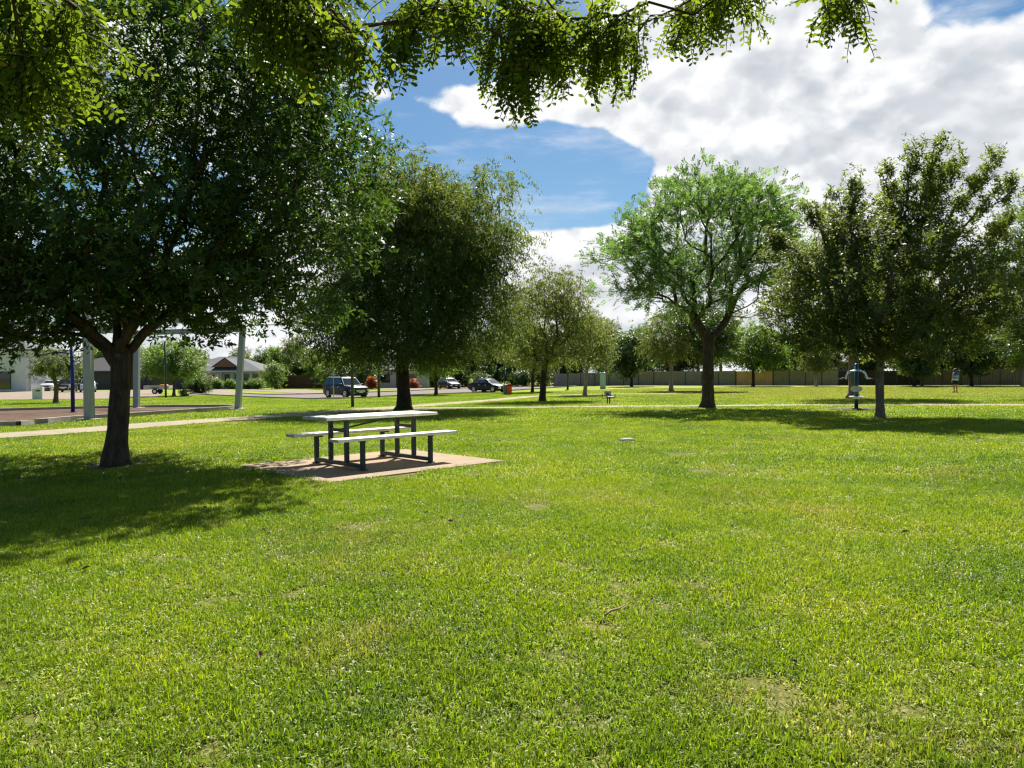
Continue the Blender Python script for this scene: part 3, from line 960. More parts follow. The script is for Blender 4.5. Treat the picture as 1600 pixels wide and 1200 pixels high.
for kind, x, y, sc in ((2, 9.5, 112, 0.8), (1, 13.5, 104, 0.95), (0, 17.5, 101, 0.95), (2, 22.0, 97, 0.9), (1, 25.5, 99, 1.0), (2, 33.5, 95, 0.85), (0, 36.5, 90, 0.75), (1, 40.5, 94, 0.9),
                       (2, 46.0, 93, 0.8), (0, 50.0, 92, 0.95), (2, 52.5, 87, 0.95), (1, 56.0, 90, 1.05), (0, 64.5, 86, 1.0), (2, 68.0, 83, 1.0), (2, 61.5, 95, 1.0), (1, 30.0, 104, 1.0), (2, 5.5, 116, 0.9), (0, 45.5, 104, 1.0), (2, 72.0, 92, 1.1), (2, 57.0, 84.5, 0.85), (2, 37.5, 99, 0.9)):
    nm = 'long grey' if x < 27 else 'tan' if x < 34 else 'olive-grey' if x < 40 else 'dark' if x < 48 else 'brown' if x < 60 else 'weathered pale'
    place_bg(kind, x, y, sc, 'behind the %s fence' % nm, 'trees behind the %s fence' % nm)
for kind, x, y, sc, where in ((2, 42.0, 75.5, 0.78, 'in front of the dark low fence section'), (2, 47.0, 74.0, 0.8, 'in front of the brown fence beside the standing person'), (1, 50.5, 71.5, 0.72, 'in front of the brown fence near its pale end'),
                              (0, 44.3, 78.2, 0.62, 'in front of the black fence section'), (1, 33.8, 80.4, 0.62, 'in front of the olive-grey fence')):
    place_bg(kind, x, y, sc, where, 'trees in front of the panel fences')
for kind, x, y, sc in ((2, -2.0, 118, 0.95), (2, -7.5, 119, 0.9), (0, -12.0, 123, 0.85), (2, -17.0, 126, 0.9), (2, 2.0, 113, 0.85), (2, 0.0, 125, 1.0), (1, -4.5, 128, 0.9), (2, -10.0, 112, 0.6)):
    place_bg(kind, x, y, sc, 'beyond the far end of the road', 'trees beyond the far end of the road')
for kind, x, y, sc in ((0, -41.0, 128, 0.8), (1, -37.5, 126, 0.8), (2, -34.0, 120, 0.8), (0, -30.5, 115, 0.72), (2, -27.5, 121, 0.85), (0, -25.0, 112, 0.62), (2, -58.0, 134, 0.9), (1, -52.0, 138, 0.7), (0, -66.0, 134, 0.8), (2, -23.0, 125, 0.85), (2, -84.0, 124, 1.0), (0, -76.0, 134, 0.9)):
    place_bg(kind, x, y, sc, 'around the houses across the road', 'trees around the houses across the road')
far_rng = random.Random(3)
for i in range(26):
    x = -150 + i * 13 + far_rng.uniform(-4, 4)
    place_bg(far_rng.choice((0, 1, 2, 2)), x, 165 + far_rng.uniform(-12, 14), far_rng.uniform(0.85, 1.15), 'on the far skyline', 'trees on the far skyline')


# shrubs
def shrub(name, loc, r, h, leaf, label, seed, n=60, per=8, size=(0.22, 0.08), style='rosette', stems=5):
    rng = np.random.default_rng(seed)
    root = empty(name, (loc[0], loc[1], gz(*loc)), rng.random() * 6, label, 'shrub')
    tips = sample_lobes([(0, 0, h * 0.52, r, r, h * 0.46), (r * 0.3, 0, h * 0.7, r * 0.6, r * 0.6, h * 0.28), (-r * 0.3, r * 0.2, h * 0.35, r * 0.7, r * 0.7, h * 0.3)], n, rng, 0.4)
    tips[:, 2] = np.abs(tips[:, 2])
    mb = MB()
    for k in range(stems):
        t = tips[k]
        mb.tube([(0.05 * k - 0.1, 0, -0.1), (t[0] * 0.4, t[1] * 0.4, t[2] * 0.5), tuple(t)], [0.035, 0.022, 0.01], 5)
    mb.build('stem', 'bark_brown', root)
    link('foliage', foliage('foliage', tips, np.array([0, 0, h * 0.3]), rng, leaf, style, n_tip=6, spread=r * 0.2, per=per, size=size, up=0.4), root)
    return root


shrub('flowering_shrub', (-45.6, 108.5), 1.45, 2.3, 'leaf_blossom', 'pale pink-flowering shrub in front of the grey-roofed house', 41, 90)
shrub('garden_shrub', (-43.9, 108.2), 0.8, 1.5, 'leaf_bright', 'small bright shrub beside the pink-flowering shrub', 42, 40)
shrub('garden_shrub', (-42.3, 109.0), 1.0, 1.4, 'leaf_bright', 'low round shrub below the middle house windows', 43, 50)
shrub('garden_shrub', (-39.6, 108.8), 1.0, 1.3, 'leaf_dark', 'low dark shrub below the end house windows', 44, 50)
shrub('garden_shrub', (-38.0, 108.0), 1.1, 1.5, 'leaf_bright', 'spiky yellow-green shrub at the corner of the grey-roofed house', 45, 50, size=(0.4, 0.06))
shrub('tall_shrub', (-35.0, 106.5), 1.6, 4.2, 'leaf_bright', 'tall bright green shrub between the grey-roofed house and the brown fence', 46, 130)
shrub('tall_shrub', (-26.2, 104.0), 2.0, 4.4, 'leaf_bright', 'tall bright green shrub at the end of the brown fence', 47, 150)
shrub('tall_shrub', (-23.5, 103.0), 1.8, 4.0, 'leaf_dark', 'tall dark shrub beside the driveway behind the parked car', 48, 140)
shrub('tall_shrub', (-20.8, 104.5), 1.8, 4.0, 'leaf_dark', 'tall dark shrub between the driveway and the cream house', 49, 140)
shrub('orange_shrub', (-19.3, 99.5), 0.85, 1.7, 'leaf_orange', 'bright orange shrub in front of the cream house', 50, 60)
shrub('orange_shrub', (-14.2, 104.5), 0.8, 1.3, 'leaf_orange', 'low red-orange shrub at the end of the cream house', 51, 50)
shrub('palm_shrub', (-35.6, 82.0), 1.1, 1.9, 'leaf_dark', 'spiky palm-like shrub behind the young street tree', 52, 50, size=(0.6, 0.06))
shrub('low_shrub', (-33.0, 72.6), 0.5, 0.7, 'leaf_bright', 'small low shrub at the foot of the young street tree', 53, 24, size=(0.14, 0.05))
shrub('silver_shrub', (-9.4, 105.5), 1.0, 1.7, 'leaf_blossom', 'pale silvery shrub at the road bend behind the black sedan', 54, 60)
shrub('road_shrub', (-4.5, 109.0), 1.5, 2.2, 'leaf_dark', 'broad dark shrub at the road bend behind the black sedan', 55, 90)
shrub('road_shrub', (1.5, 107.5), 1.7, 2.6, 'leaf_dark', 'broad dark shrub at the road bend near the grey fence end', 56, 90)
for k, (x_, y_, r_, h_, where) in enumerate(((-12.5, 112.5, 2.0, 3.0, 'at the edge of the cream house'), (-8.2, 113.5, 2.1, 3.2, 'behind the dark far car'), (-3.6, 115.0, 2.2, 3.4, 'behind the black sedan roof'),
                                             (0.6, 113.0, 2.2, 3.4, 'behind the red bin'), (4.6, 112.0, 2.2, 3.6, 'behind the end post of the grey fence'), (8.6, 111.0, 2.0, 3.4, 'just over the end of the grey fence'))):
    shrub('hedge_shrub', (x_, y_), r_, h_, 'leaf_dark', 'broad dark hedge shrub ' + where, 70 + k, 120, size=(0.30, 0.11))
shrub('road_shrub', (4.3, 104.3), 1.4, 3.2, 'leaf_dark', 'tall dark shrub touching the end of the grey fence', 57, 90)


# the tree above the camera: trunk behind, long limbs reaching forward, hanging compound leaves
def compound_leaf(name, seed, pairs=9, L=0.20):
    rng = np.random.default_rng(seed)
    base, d, nr, ln, wd, ti = [], [], [], [], [], []
    t0 = rng.random() * 0.25
    bend = rng.uniform(0.15, 0.5)
    pts = []
    for k in range(pairs + 1):
        f = k / pairs
        p = np.array([f * L, 0.02 * math.sin(3 * f) * rng.uniform(0.3, 1), -bend * L * f * f])
        pts.append(p)
        if k == 0:
            continue
        for sgn in (-1, 1):
            if rng.random() < 0.06:
                continue
            dd = np.array([0.45 + 0.15 * rng.normal(), sgn, -0.25 + 0.25 * rng.normal()])
            base.append(p)
            d.append(dd / np.linalg.norm(dd))
            n_ = np.array([0.15 * rng.normal(), 0.35 * sgn + 0.3 * rng.normal(), 1.0])
            nr.append(n_ / np.linalg.norm(n_))
            s = (0.75 + 0.25 * math.sin(math.pi * min(1, f * 0.9 + 0.1))) * rng.uniform(0.8, 1.15)
            ln.append(0.041 * s)
            wd.append(0.0175 * s)
            ti.append(np.clip(t0 + 0.55 * rng.random() + (0.6 if rng.random() < 0.03 else 0), 0, 1))
    me = leaf_blades(name, np.array(base), np.array(d), np.array(nr), np.array(ln), np.array(wd), np.array(ti), 'leaf_overhead', True, 0.12)
    stem = MB().tube(pts, [0.0022] * (pairs) + [0.0012], 3)
    bm = bmesh.new()
    bm.from_mesh(me)
    me2 = stem.mesh('stalk', 'leaf_overhead')
    bm.from_mesh(me2)
    bm.to_mesh(me)
    bm.free()
    return me


rng = np.random.default_rng(77)


def sky_pt(px, py, d):
    """a point d metres ahead, by its slope from eye height"""
    return np.array([(px - 800) / 1130.0 * d, d, CAM_H + (583 - py) / 1130.0 * d])


tips, hang = [], []


def cluster(cx, cy, rx, ry, d0, d1, n, ymax=None):
    for _ in range(n):
        a = rng.random() * 6.28
        q = math.sqrt(rng.random())
        px, py = cx + rx * q * math.cos(a), cy + ry * q * math.sin(a)
        tips.append(sky_pt(px, py, rng.uniform(d0, d1)))


cluster(25, 25, 100, 80, 2.5, 3.2, 20)
cluster(115, 75, 70, 70, 2.5, 3.2, 12)
cluster(25, 120, 45, 55, 2.4, 2.9, 7)
cluster(290, -65, 140, 25, 2.8, 3.4, 5)
cluster(455, 5, 75, 50, 2.4, 3.0, 12)
cluster(515, 50, 50, 45, 2.3, 2.8, 9)
cluster(655, 15, 28, 55, 2.9, 3.4, 5)
cluster(790, 10, 130, 55, 3.1, 3.9, 24)
cluster(850, 80, 95, 60, 3.2, 3.8, 20)
cluster(955, 60, 40, 50, 3.3, 3.8, 8)
cluster(1100, -8, 75, 42, 3.2, 3.8, 12)
cluster(1312, -5, 30, 40, 3.2, 3.6, 5)
n_vis = len(tips)
for _ in range(150):                               # the rest of the crown, over and behind the camera
    y = rng.uniform(-6.5, 3.6)
    x = rng.uniform(-5.5, 5.0)
    z = rng.uniform(3.4, 6.0) + 0.35 * max(0, y)
    if y > 0 and (z - CAM_H) / max(y, 0.1) < 0.80:
        z = CAM_H + 0.80 * y + rng.uniform(0.1, 1.4)
    tips.append(np.array([x, y, z]))
tips = np.array(tips)
BASE = np.array([0.9, -3.6, gz(0.9, -3.6)])
rel = tips - BASE
w = Wood([(0, 0, -0.12), (0.02, 0.02, 0.5), (0.05, 0.05, 1.1), (0.03, 0.12, 1.8), (0.0, 0.25, 2.5), (-0.05, 0.4, 3.1)], rel, rng, bf=0.30, seg=0.20, wig=0.08, fork=0.8, arch=0.08, down=0.0,
         guides=[[np.array(q) - BASE for q in g] for g in (
             [(0.85, -3.2, 3.1), (0.5, -1.8, 3.9), (0.2, 0.0, 4.5), (0.15, 1.6, 4.6), (0.05, 3.2, 4.2), (0.1, 3.7, 3.65)],
             [(0.85, -3.2, 3.1), (-0.3, -2.0, 3.9), (-1.2, 0.2, 4.2), (-1.5, 1.6, 3.7), (-1.55, 2.5, 3.25)],
             [(-0.3, -2.0, 3.9), (-2.0, -0.8, 4.0), (-2.2, 1.2, 3.7), (-1.9, 2.3, 3.1)],
             [(0.5, -1.8, 3.9), (1.4, 0.4, 4.4), (1.5, 2.2, 4.2), (1.2, 3.3, 3.65)],
             [(1.4, 0.4, 4.4), (2.2, 2.0, 4.1), (1.75, 3.3, 3.55)],
             [(0.85, -3.2, 3.1), (2.4, -4.6, 4.2), (4.0, -5.6, 4.8)], [(0.85, -3.2, 3.1), (-1.8, -5.0, 4.3), (-3.8, -5.8, 4.9)])])
over = empty('overhanging_tree', tuple(BASE), 0, 'spreading tree whose leafy branch ends hang into view overhead against the sky', 'tree')
link('trunk', w.mesh('trunk', 'twig_bark', 0.24, r_tip=0.0055, min_r=0.0, cap=lambda P: 0.006 + 0.30 * np.clip((P[:, 2] + BASE[2] - 2.6 - 0.30 * np.maximum(P[:, 1] + BASE[1], 0)) / 1.6, 0.0, 1.0) + 0.5 * (P[:, 1] < 2.5)), over)
LEAVES = [compound_leaf('leaf', 60 + k, 8 + k % 3, 0.19 + 0.02 * (k % 3)) for k in range(6)]
bulk = []
placed = 0
spots = []
for i in range(len(rel)):
    nd = w.tipnode[i]
    par = w.P[w.par[nd]]
    dirv = rel[i] - par
    dirv = dirv / max(1e-6, np.linalg.norm(dirv))
    for k in range(8):
        f = rng.random()
        p = rel[i] + (par - rel[i]) * f * 0.9 + rng.normal(size=3) * 0.010
        dv = dirv * 0.5 + rng.normal(size=3) * 0.6 + np.array([0, 0.0, -0.55])
        dv /= np.linalg.norm(dv)
        spots.append((i < n_vis, p, dv, rng.random() * 6.28 * 0 + rng.normal() * 0.7, rng.uniform(0.75, 1.15), int(rng.integers(0, 6))))


def leaf_matrix(p, dv, roll, s):
    d = Vector(dv)
    side = Vector((0, 0, 1)).cross(d)
    if side.length < 1e-3:
        side = Vector((0, 1, 0))
    side.normalize()
    up = d.cross(side)
    m = Matrix((d, side, up)).transposed().to_4x4()
    return Matrix.Translation(Vector(p)) @ m @ Matrix.Rotation(roll, 4, 'X') @ Matrix.Scale(s, 4)


vis = [s for s in spots if s[0]]
hid = [s for s in spots if not s[0]]
rng.shuffle(vis)
indiv, rest = vis[:290], vis[290:] + hid
for (_, p, dv, roll, s, k) in indiv:
    o = bpy.data.objects.new('leaf', LEAVES[k])
    COL.objects.link(o)
    o.parent = over
    o.matrix_local = leaf_matrix(p, dv, roll, s)
VV, TT, SZ = [], [], []
src = []
for me in LEAVES:
    n = len(me.vertices)
    co = np.zeros(n * 3, np.float32)
    me.vertices.foreach_get('co', co)
    tv = np.zeros(n, np.float32)
    me.attributes['tint'].data.foreach_get('value', tv)
    lp = np.zeros(len(me.loops), np.int32)
    me.loops.foreach_get('vertex_index', lp)
    tot = np.zeros(len(me.polygons), np.int32)
    me.polygons.foreach_get('loop_total', tot)
    src.append((co.reshape(-1, 3), tv, lp, tot))
loops, tots = [], []
off = 0
for (_, p, dv, roll, s, k) in rest:
    co, tv, lp, tot = src[k]
    M4 = np.array(leaf_matrix(p, dv, roll, s))
    VV.append(co @ M4[:3, :3].T + M4[:3, 3])
    TT.append(tv)
    loops.append(lp + off)
    tots.append(tot)
    off += len(co)
tots = np.concatenate(tots)
cr = link('crown', np_mesh('crown', np.concatenate(VV), np.concatenate(loops), np.concatenate([[0], np.cumsum(tots)[:-1]]), tots, 'leaf_overhead', np.concatenate(TT)), over)
cr['kind'] = 'stuff'
# __PART3__


# ------------------------------------------------------------------ plain materials
mat('bench_cream', (0.80, 0.76, 0.63), 0.45, var=0.14, scale=3)
mat('powder_green', (0.012, 0.030, 0.028), 0.4, var=0.2, scale=20)
mat('white_paint', (0.62, 0.62, 0.59), 0.5, var=0.05, scale=1.2)
mat('cream_wall', (0.58, 0.54, 0.46), 0.8, var=0.06, scale=0.8)
mat('grey_wall', (0.32, 0.30, 0.27), 0.8, var=0.08, scale=0.8)
mat('dark_wall', (0.055, 0.055, 0.06), 0.7, var=0.15)
mat('door_dark', (0.032, 0.034, 0.042), 0.5, var=0.15)
mat('roof_grey', (0.15, 0.15, 0.155), 0.92, spec=0.1, var=0.08, scale=1.0)
mat('roof_pale', (0.30, 0.295, 0.28), 0.85, spec=0.15, var=0.08, scale=1.0)
mat('fascia_dark', (0.06, 0.05, 0.045), 0.5)
mat('gable_brown', (0.20, 0.09, 0.05), 0.7)
mat('glass_dark', (0.015, 0.018, 0.022), 0.06, spec=0.8, var=0.1)
mat('fence_grey', (0.205, 0.195, 0.175), 0.55, var=0.10, scale=1.3)
mat('fence_tan', (0.50, 0.35, 0.20), 0.7, var=0.12, scale=1.1)
mat('fence_olive', (0.235, 0.225, 0.165), 0.55, var=0.10, scale=1.3)
mat('fence_brown', (0.135, 0.112, 0.088), 0.55, var=0.12, scale=1.3)
mat('fence_dark', (0.035, 0.030, 0.026), 0.7, var=0.2, scale=1.3)
mat('fence_weathered', (0.27, 0.27, 0.26), 0.8, var=0.2, scale=2)
mat('fence_post', (0.05, 0.045, 0.04), 0.5)
mat('timber_brown', (0.10, 0.05, 0.03), 0.8, var=0.25, scale=3)
mat('post_grey', (0.26, 0.30, 0.30), 0.45, var=0.08, scale=2)
mat('steel_grey', (0.40, 0.42, 0.42), 0.4, metal=0.6, var=0.1)
mat('play_blue', (0.010, 0.022, 0.17), 0.4, var=0.15)
mat('lamp_green', (0.014, 0.040, 0.034), 0.4, var=0.15)
mat('gym_teal', (0.008, 0.062, 0.085), 0.35, var=0.12)
mat('gym_blue', (0.02, 0.12, 0.33), 0.35, var=0.1)
mat('gym_white', (0.75, 0.76, 0.76), 0.4, var=0.08)
mat('pad_grey', (0.45, 0.43, 0.38), 0.6, var=0.12, scale=9)
mat('bin_red', (0.66, 0.065, 0.02), 0.4, var=0.12)
mat('bin_grey', (0.16, 0.17, 0.15), 0.5)
mat('pillar_green', (0.36, 0.47, 0.43), 0.5, var=0.08)
mat('lid_concrete', (0.26, 0.27, 0.23), 0.8, var=0.2, scale=14)
mat('tyre', (0.015, 0.015, 0.016), 0.8)
mat('rim', (0.52, 0.52, 0.53), 0.3, metal=0.8)
mat('chrome', (0.75, 0.75, 0.76), 0.15, metal=1.0)
mat('paint_navy', (0.009, 0.014, 0.022), 0.42, coat=0.12, spec=0.25, var=0.05)
mat('paint_black', (0.008, 0.009, 0.012), 0.42, coat=0.12, spec=0.25, var=0.05)
mat('paint_white', (0.70, 0.70, 0.70), 0.35, coat=0.8, var=0.03)
mat('paint_silver', (0.32, 0.36, 0.40), 0.3, metal=0.4, coat=0.8, var=0.05)
mat('car_glass', (0.02, 0.026, 0.03), 0.04, spec=1.0, var=0.05)
mat('lamp_glass', (0.75, 0.77, 0.78), 0.1, spec=0.9)
mat('tail_red', (0.35, 0.01, 0.01), 0.2)
mat('black_trim', (0.012, 0.012, 0.013), 0.6)
mat('sign_grey', (0.30, 0.31, 0.31), 0.6)
mat('skin', (0.42, 0.22, 0.14), 0.6, var=0.08)
mat('hair', (0.055, 0.035, 0.02), 0.6, var=0.25)
mat('cloth_navy', (0.012, 0.014, 0.03), 0.9)
mat('shoe', (0.10, 0.06, 0.05), 0.8)
mat('dry_leaf', (0.13, 0.065, 0.03), 0.8, var=0.3, scale=40)
mat('twig', (0.34, 0.22, 0.13), 0.85, var=0.3, scale=60)
mat('orange_tarp', (0.62, 0.22, 0.04), 0.6)


def striped_cloth():
    m = bpy.data.materials.new('shirt_bands')
    m.use_nodes = True
    T = NT(m.node_tree)
    z = T.n('ShaderNodeSeparateXYZ', ins={0: T.n('ShaderNodeTexCoord').outputs['Object']}).outputs[2]
    nd = T.n('ShaderNodeValToRGB')
    T.put(nd.inputs[0], T.math('DIVIDE', T.math('SUBTRACT', z, 0.80), 0.75))
    nd.color_ramp.interpolation = 'CONSTANT'
    e = nd.color_ramp.elements
    for _ in range(3):
        e.new(0.5)
    for el, (p, c) in zip(e, ((0.0, (0.52, 0.60, 0.68)), (0.25, (0.06, 0.26, 0.34)), (0.42, (0.20, 0.36, 0.46)), (0.55, (0.03, 0.07, 0.30)), (0.88, (0.05, 0.16, 0.40)))):
        el.position, el.color = p, (*c, 1)
    p = T.n('ShaderNodeBsdfPrincipled', ins={'Base Color': nd.outputs[0], 'Roughness': 0.9})
    T.n('ShaderNodeOutputMaterial', ins={'Surface': p.outputs[0]})
    MATS['shirt_bands'] = m


striped_cloth()


# ------------------------------------------------------------------ houses
def wall_window(root, x, y, z, w, h, frame='white_paint', glass='glass_dark'):
    f = MB().box((x, y - 0.02, z), (w + 0.12, 0.06, h + 0.12)).build('window', frame, root)
    MB().box((x, y - 0.06, z), (w, 0.03, h)).build('pane', glass, f)


def hip_roof(mb, x0, x1, y0, y1, z, h, over=0.6):
    x0, x1, y0, y1 = x0 - over, x1 + over, y0 - over, y1 + over
    k = min((y1 - y0), (x1 - x0)) / 2
    ym = (y0 + y1) / 2
    vs = [(x0, y0, z), (x1, y0, z), (x1, y1, z), (x0, y1, z), (x0 + k, ym, z + h), (x1 - k, ym, z + h)]
    mb.add(vs, [(0, 1, 5, 4), (1, 2, 5), (2, 3, 4, 5), (3, 0, 4), (3, 2, 1, 0)])


def eave(root, x0, x1, y0, y1, z, over=0.62, m='fascia_dark', t=0.2):
    mb = MB()
    x0, x1, y0, y1 = x0 - over, x1 + over, y0 - over, y1 + over
    mb.box(((x0 + x1) / 2, y0, z - t / 2 + 0.03), (x1 - x0, 0.06, t)).box(((x0 + x1) / 2, y1, z - t / 2 + 0.03), (x1 - x0, 0.06, t))
    mb.box((x0, (y0 + y1) / 2, z - t / 2 + 0.028), (0.06, y1 - y0 - 0.07, t)).box((x1, (y0 + y1) / 2, z - t / 2 + 0.028), (0.06, y1 - y0 - 0.07, t))
    return mb.build('gutter', m, root)


# grey-roofed house (face towards -Y), local origin at its front corner
hx, hy = -53.5, 112.5
H1 = empty('house', (hx, hy, gz(hx, hy)), 0, 'low house with pale grey hip roof, brown gable and dark garage door', 'house')
MB().box((7.6, 5.0, 1.32), (13.2, 10.0, 2.84)).build('wall', 'cream_wall', H1)
MB().box((2.4, -0.05, 1.15), (3.0, 0.10, 2.3)).build('garage_door', 'door_dark', H1)
for k in range(4):
    MB().box((2.4, -0.115, 0.30 + 0.56 * k), (2.96, 0.03, 0.50)).build('panel', 'door_dark', H1)
d = MB().box((6.2, -0.04, 1.12), (1.9, 0.08, 2.24)).build('entry', 'dark_wall', H1)
MB().box((6.75, -0.10, 1.05), (0.85, 0.05, 2.05)).build('door', 'gable_brown', d)
for xw in (9.2, 10.8, 12.25, 13.6):
    wall_window(H1, xw, 0.0, 1.30, 0.62, 1.75, 'door_dark')
for xw in (4.4, 8.25, 10.0, 11.55, 12.95):
    MB().box((xw, -0.12, 1.28), (0.50, 0.22, 2.60)).build('pier', 'cream_wall', H1)
mb = MB()
hip_roof(mb, 1.0, 14.2, 0.0, 10.0, 2.76, 2.35, 0.75)
roof = mb.build('roof', 'roof_grey', H1)
g = MB()
g.add([(7.0, -0.35, 3.35), (11.0, -0.35, 3.35), (9.0, -0.35, 4.75), (7.0, 3.5, 3.35), (11.0, 3.5, 3.35), (9.0, 4.6, 4.75)], [(0, 1, 2), (0, 2, 5, 3), (1, 4, 5, 2)])
g.build('gable', 'roof_grey', roof)
MB().add([(7.35, -0.37, 3.40), (10.65, -0.37, 3.40), (9.0, -0.37, 4.52)], [(0, 1, 2)]).build('gable_panel', 'gable_brown', roof)
mb = MB()
for (a, b) in (((6.95, -0.42, 3.33), (9.0, -0.42, 4.78)), ((11.05, -0.42, 3.33), (9.0, -0.42, 4.78))):
    mb.tube([a, b], 0.07, 4)
mb.build('barge_board', 'fascia_dark', roof)
eave(H1, 1.0, 14.2, 0.0, 10.0, 2.76, 0.77, 'white_paint')

# white two-storey house at the edge
hx, hy = -81.5, 103.0
H2 = empty('house', (hx, hy, gz(hx, hy)), 0, 'tall white rendered house beside the wide concrete driveway', 'house')
MB().box((6.5, 4.5, 2.9), (13.0, 9.0, 6.2)).build('wall', 'white_paint', H2)
MB().box((12.0, -0.35, 2.35), (1.6, 0.7, 4.9)).build('side_wall', 'white_paint', H2)
for xw in (3.0, 9.1):
    wall_window(H2, xw, 0.0, 1.6, 2.0, 2.4, 'door_dark')
mb = MB()
hip_roof(mb, 0, 13, 0, 9, 5.95, 2.0, 0.5)
mb.build('roof', 'roof_grey', H2)
eave(H2, 0, 13, 0, 9, 5.95, 0.52)

# dark garage house between them
hx, hy = -71.5, 112.0
H3 = empty('house', (hx, hy, gz(hx, hy)), 0, 'house with dark double garages and dark roof behind the parked white car', 'house')
MB().box((8.0, 5, 1.4), (16.0, 10.0, 3.0)).build('wall', 'dark_wall', H3)
for xw in (3.2, 8.2, 13.0):
    MB().box((xw, -0.05, 1.2), (3.6, 0.10, 2.4)).build('garage_door', 'door_dark', H3)
for xw in (5.75, 10.6):
    MB().box((xw, -0.14, 1.35), (0.5, 0.28, 2.7)).build('pier', 'white_paint', H3)
mb = MB()
hip_roof(mb, 0, 16, 0, 10, 2.9, 2.2, 0.6)
mb.build('roof', 'fascia_dark', H3)
eave(H3, 0, 16, 0, 10, 2.9, 0.62)

# cream house behind the weeping tree
hx, hy = -24.5, 108.5
H4 = empty('house', (hx, hy, gz(hx, hy)), 0, 'cream house with grey roof half hidden behind the weeping tree', 'house')
MB().box((6, 4.5, 1.3), (12, 9, 2.8)).build('wall', 'cream_wall', H4)
for xw in (2.0, 5.5, 9.5):
    wall_window(H4, xw, 0.0, 1.45, 1.5, 1.3, 'white_paint')
MB().box((7.6, -0.04, 1.05), (0.95, 0.08, 2.1)).build('door', 'gable_brown', H4)
mb = MB()
hip_roof(mb, 0, 12, 0, 9, 2.7, 2.1, 0.6)
mb.build('roof', 'roof_grey', H4)
eave(H4, 0, 12, 0, 9, 2.7, 0.62)

# houses behind the fence
for (hx, hy, lab, wm) in ((36.0, 99.0, 'house with pale metal roof showing above the olive fence panels', 'grey_wall'), (54.5, 94.5, 'house with pale roof and cream gable wall showing above the brown fence panels', 'cream_wall')):
    Hn = empty('house', (hx, hy, gz(hx, hy)), R(-18), lab, 'house')
    MB().box((5.5, 4, 1.4), (11, 8, 3.0)).build('wall', wm, Hn)
    for xw in (2.5, 8.0):
        wall_window(Hn, xw, 0.0, 1.6, 1.6, 1.2, 'white_paint')
    mb = MB()
    hip_roof(mb, 0, 11, 0, 8, 2.9, 1.9, 0.6)
    mb.build('roof', 'roof_pale', Hn)
    eave(Hn, 0, 11, 0, 8, 2.9, 0.62)


# ------------------------------------------------------------------ fences
def panel_mesh(w, h, m, ribs=7):
    mb = MB()
    xs_, zs_ = [0.0], [0.0]
    step = w / ribs
    for k in range(ribs):
        x = k * step
        xs_ += [x + step * 0.30, x + step * 0.42, x + step * 0.80, x + step * 0.92]
        zs_ += [0.0, 0.045, 0.045, 0.0]
    xs_.append(w)
    zs_.append(0.0)
    vs, fs = [], []
    for x, o in zip(xs_, zs_):
        vs += [(x, -o, 0.04), (x, -o, h)]
    for i in range(len(xs_) - 1):
        fs.append((2 * i, 2 * i + 2, 2 * i + 3, 2 * i + 1))
    mb.add(vs, fs)
    me = mb.mesh('panel', m)
    return me


def fence(p0, p1, h, m, label, ribs=7, pw=2.1, post='fence_post', rail=None):
    p0, p1 = Vector(p0), Vector(p1)
    dv = p1 - p0
    n = max(1, round(dv.length / pw))
    w = dv.length / n
    ang = math.atan2(dv.y, dv.x)
    root = empty('fence', (p0.x, p0.y, gz(p0.x, p0.y)), ang, label, 'fence')
    me = panel_mesh(w - 0.07, h, m, ribs)
    pm = MB().box((0, 0, (h + 0.03) / 2 - 0.1), (0.075, 0.09, h + 0.23)).mesh('post', post)
    rm = MB().box((w / 2, 0.0, h + 0.005), (w - 0.078, 0.07, 0.05)).box((w / 2, 0.0, 0.05), (w - 0.078, 0.07, 0.07)).mesh('rail', rail or m)
    for k in range(n + 1):
        q = p0 + dv * (k / n)
        dz = gz(q.x, q.y) - gz(p0.x, p0.y)
        link('post', pm, root, loc=(k * w, 0, dz))
        if k < n:
            link('panel', me, root, loc=(k * w + 0.035, 0.0, dz))
            link('rail', rm, root, loc=(k * w, 0.0, dz))
    return root


FP = [(5.8, 100.2), (27.1, 87.6), (31.0, 85.9), (37.6, 83.3), (43.2, 81.2), (45.6, 80.3), (54.2, 77.1), (60.5, 74.8), (70, 71.2)]
fence(FP[0], FP[1], 1.75, 'fence_grey', 'long grey corrugated panel fence along the park edge')
fence((27.14, 87.58), (31.0, 85.9), 1.70, 'fence_tan', 'short tan fence section behind the round bright green tree', ribs=9)
fence((31.04, 85.89), (37.6, 83.3), 1.72, 'fence_olive', 'olive-grey panel fence section below the pale metal roof', pw=1.75)
fence((37.64, 83.28), (43.2, 81.2), 1.62, 'fence_dark', 'dark low fence section behind the pull-down exerciser', ribs=12)
fence((43.24, 81.18), (45.6, 80.3), 1.78, 'fence_dark', 'black fence section beside the brown panel fence', ribs=12, pw=1.1)
fence((45.64, 80.28), (54.2, 77.1), 1.74, 'fence_brown', 'brown corrugated panel fence behind the standing person', pw=1.9)
fence((54.24, 77.08), (70, 71.2), 1.78, 'fence_weathered', 'weathered pale grey fence at the end of the brown one', ribs=12)
fence((-35.6, 109.0), (-27.0, 106.0), 2.0, 'timber_brown', 'brown timber paling fence beside the grey-roofed house', ribs=16)


# ------------------------------------------------------------------ picnic table
PT = empty('picnic_table', (TC.x, TC.y, zs + 0.028), TA, 'picnic table with cream plank top, attached benches and dark green steel legs', 'picnic table')
def plank(x0, x1, yc, wd, zc, th, name):
    # hollow-look aluminium plank: body with shallow ribs on top
    mb = MB().box(((x0 + x1) / 2, yc, zc), (x1 - x0, wd, th))
    return mb.build(name, 'bench_cream', PT, bevel=0.008)


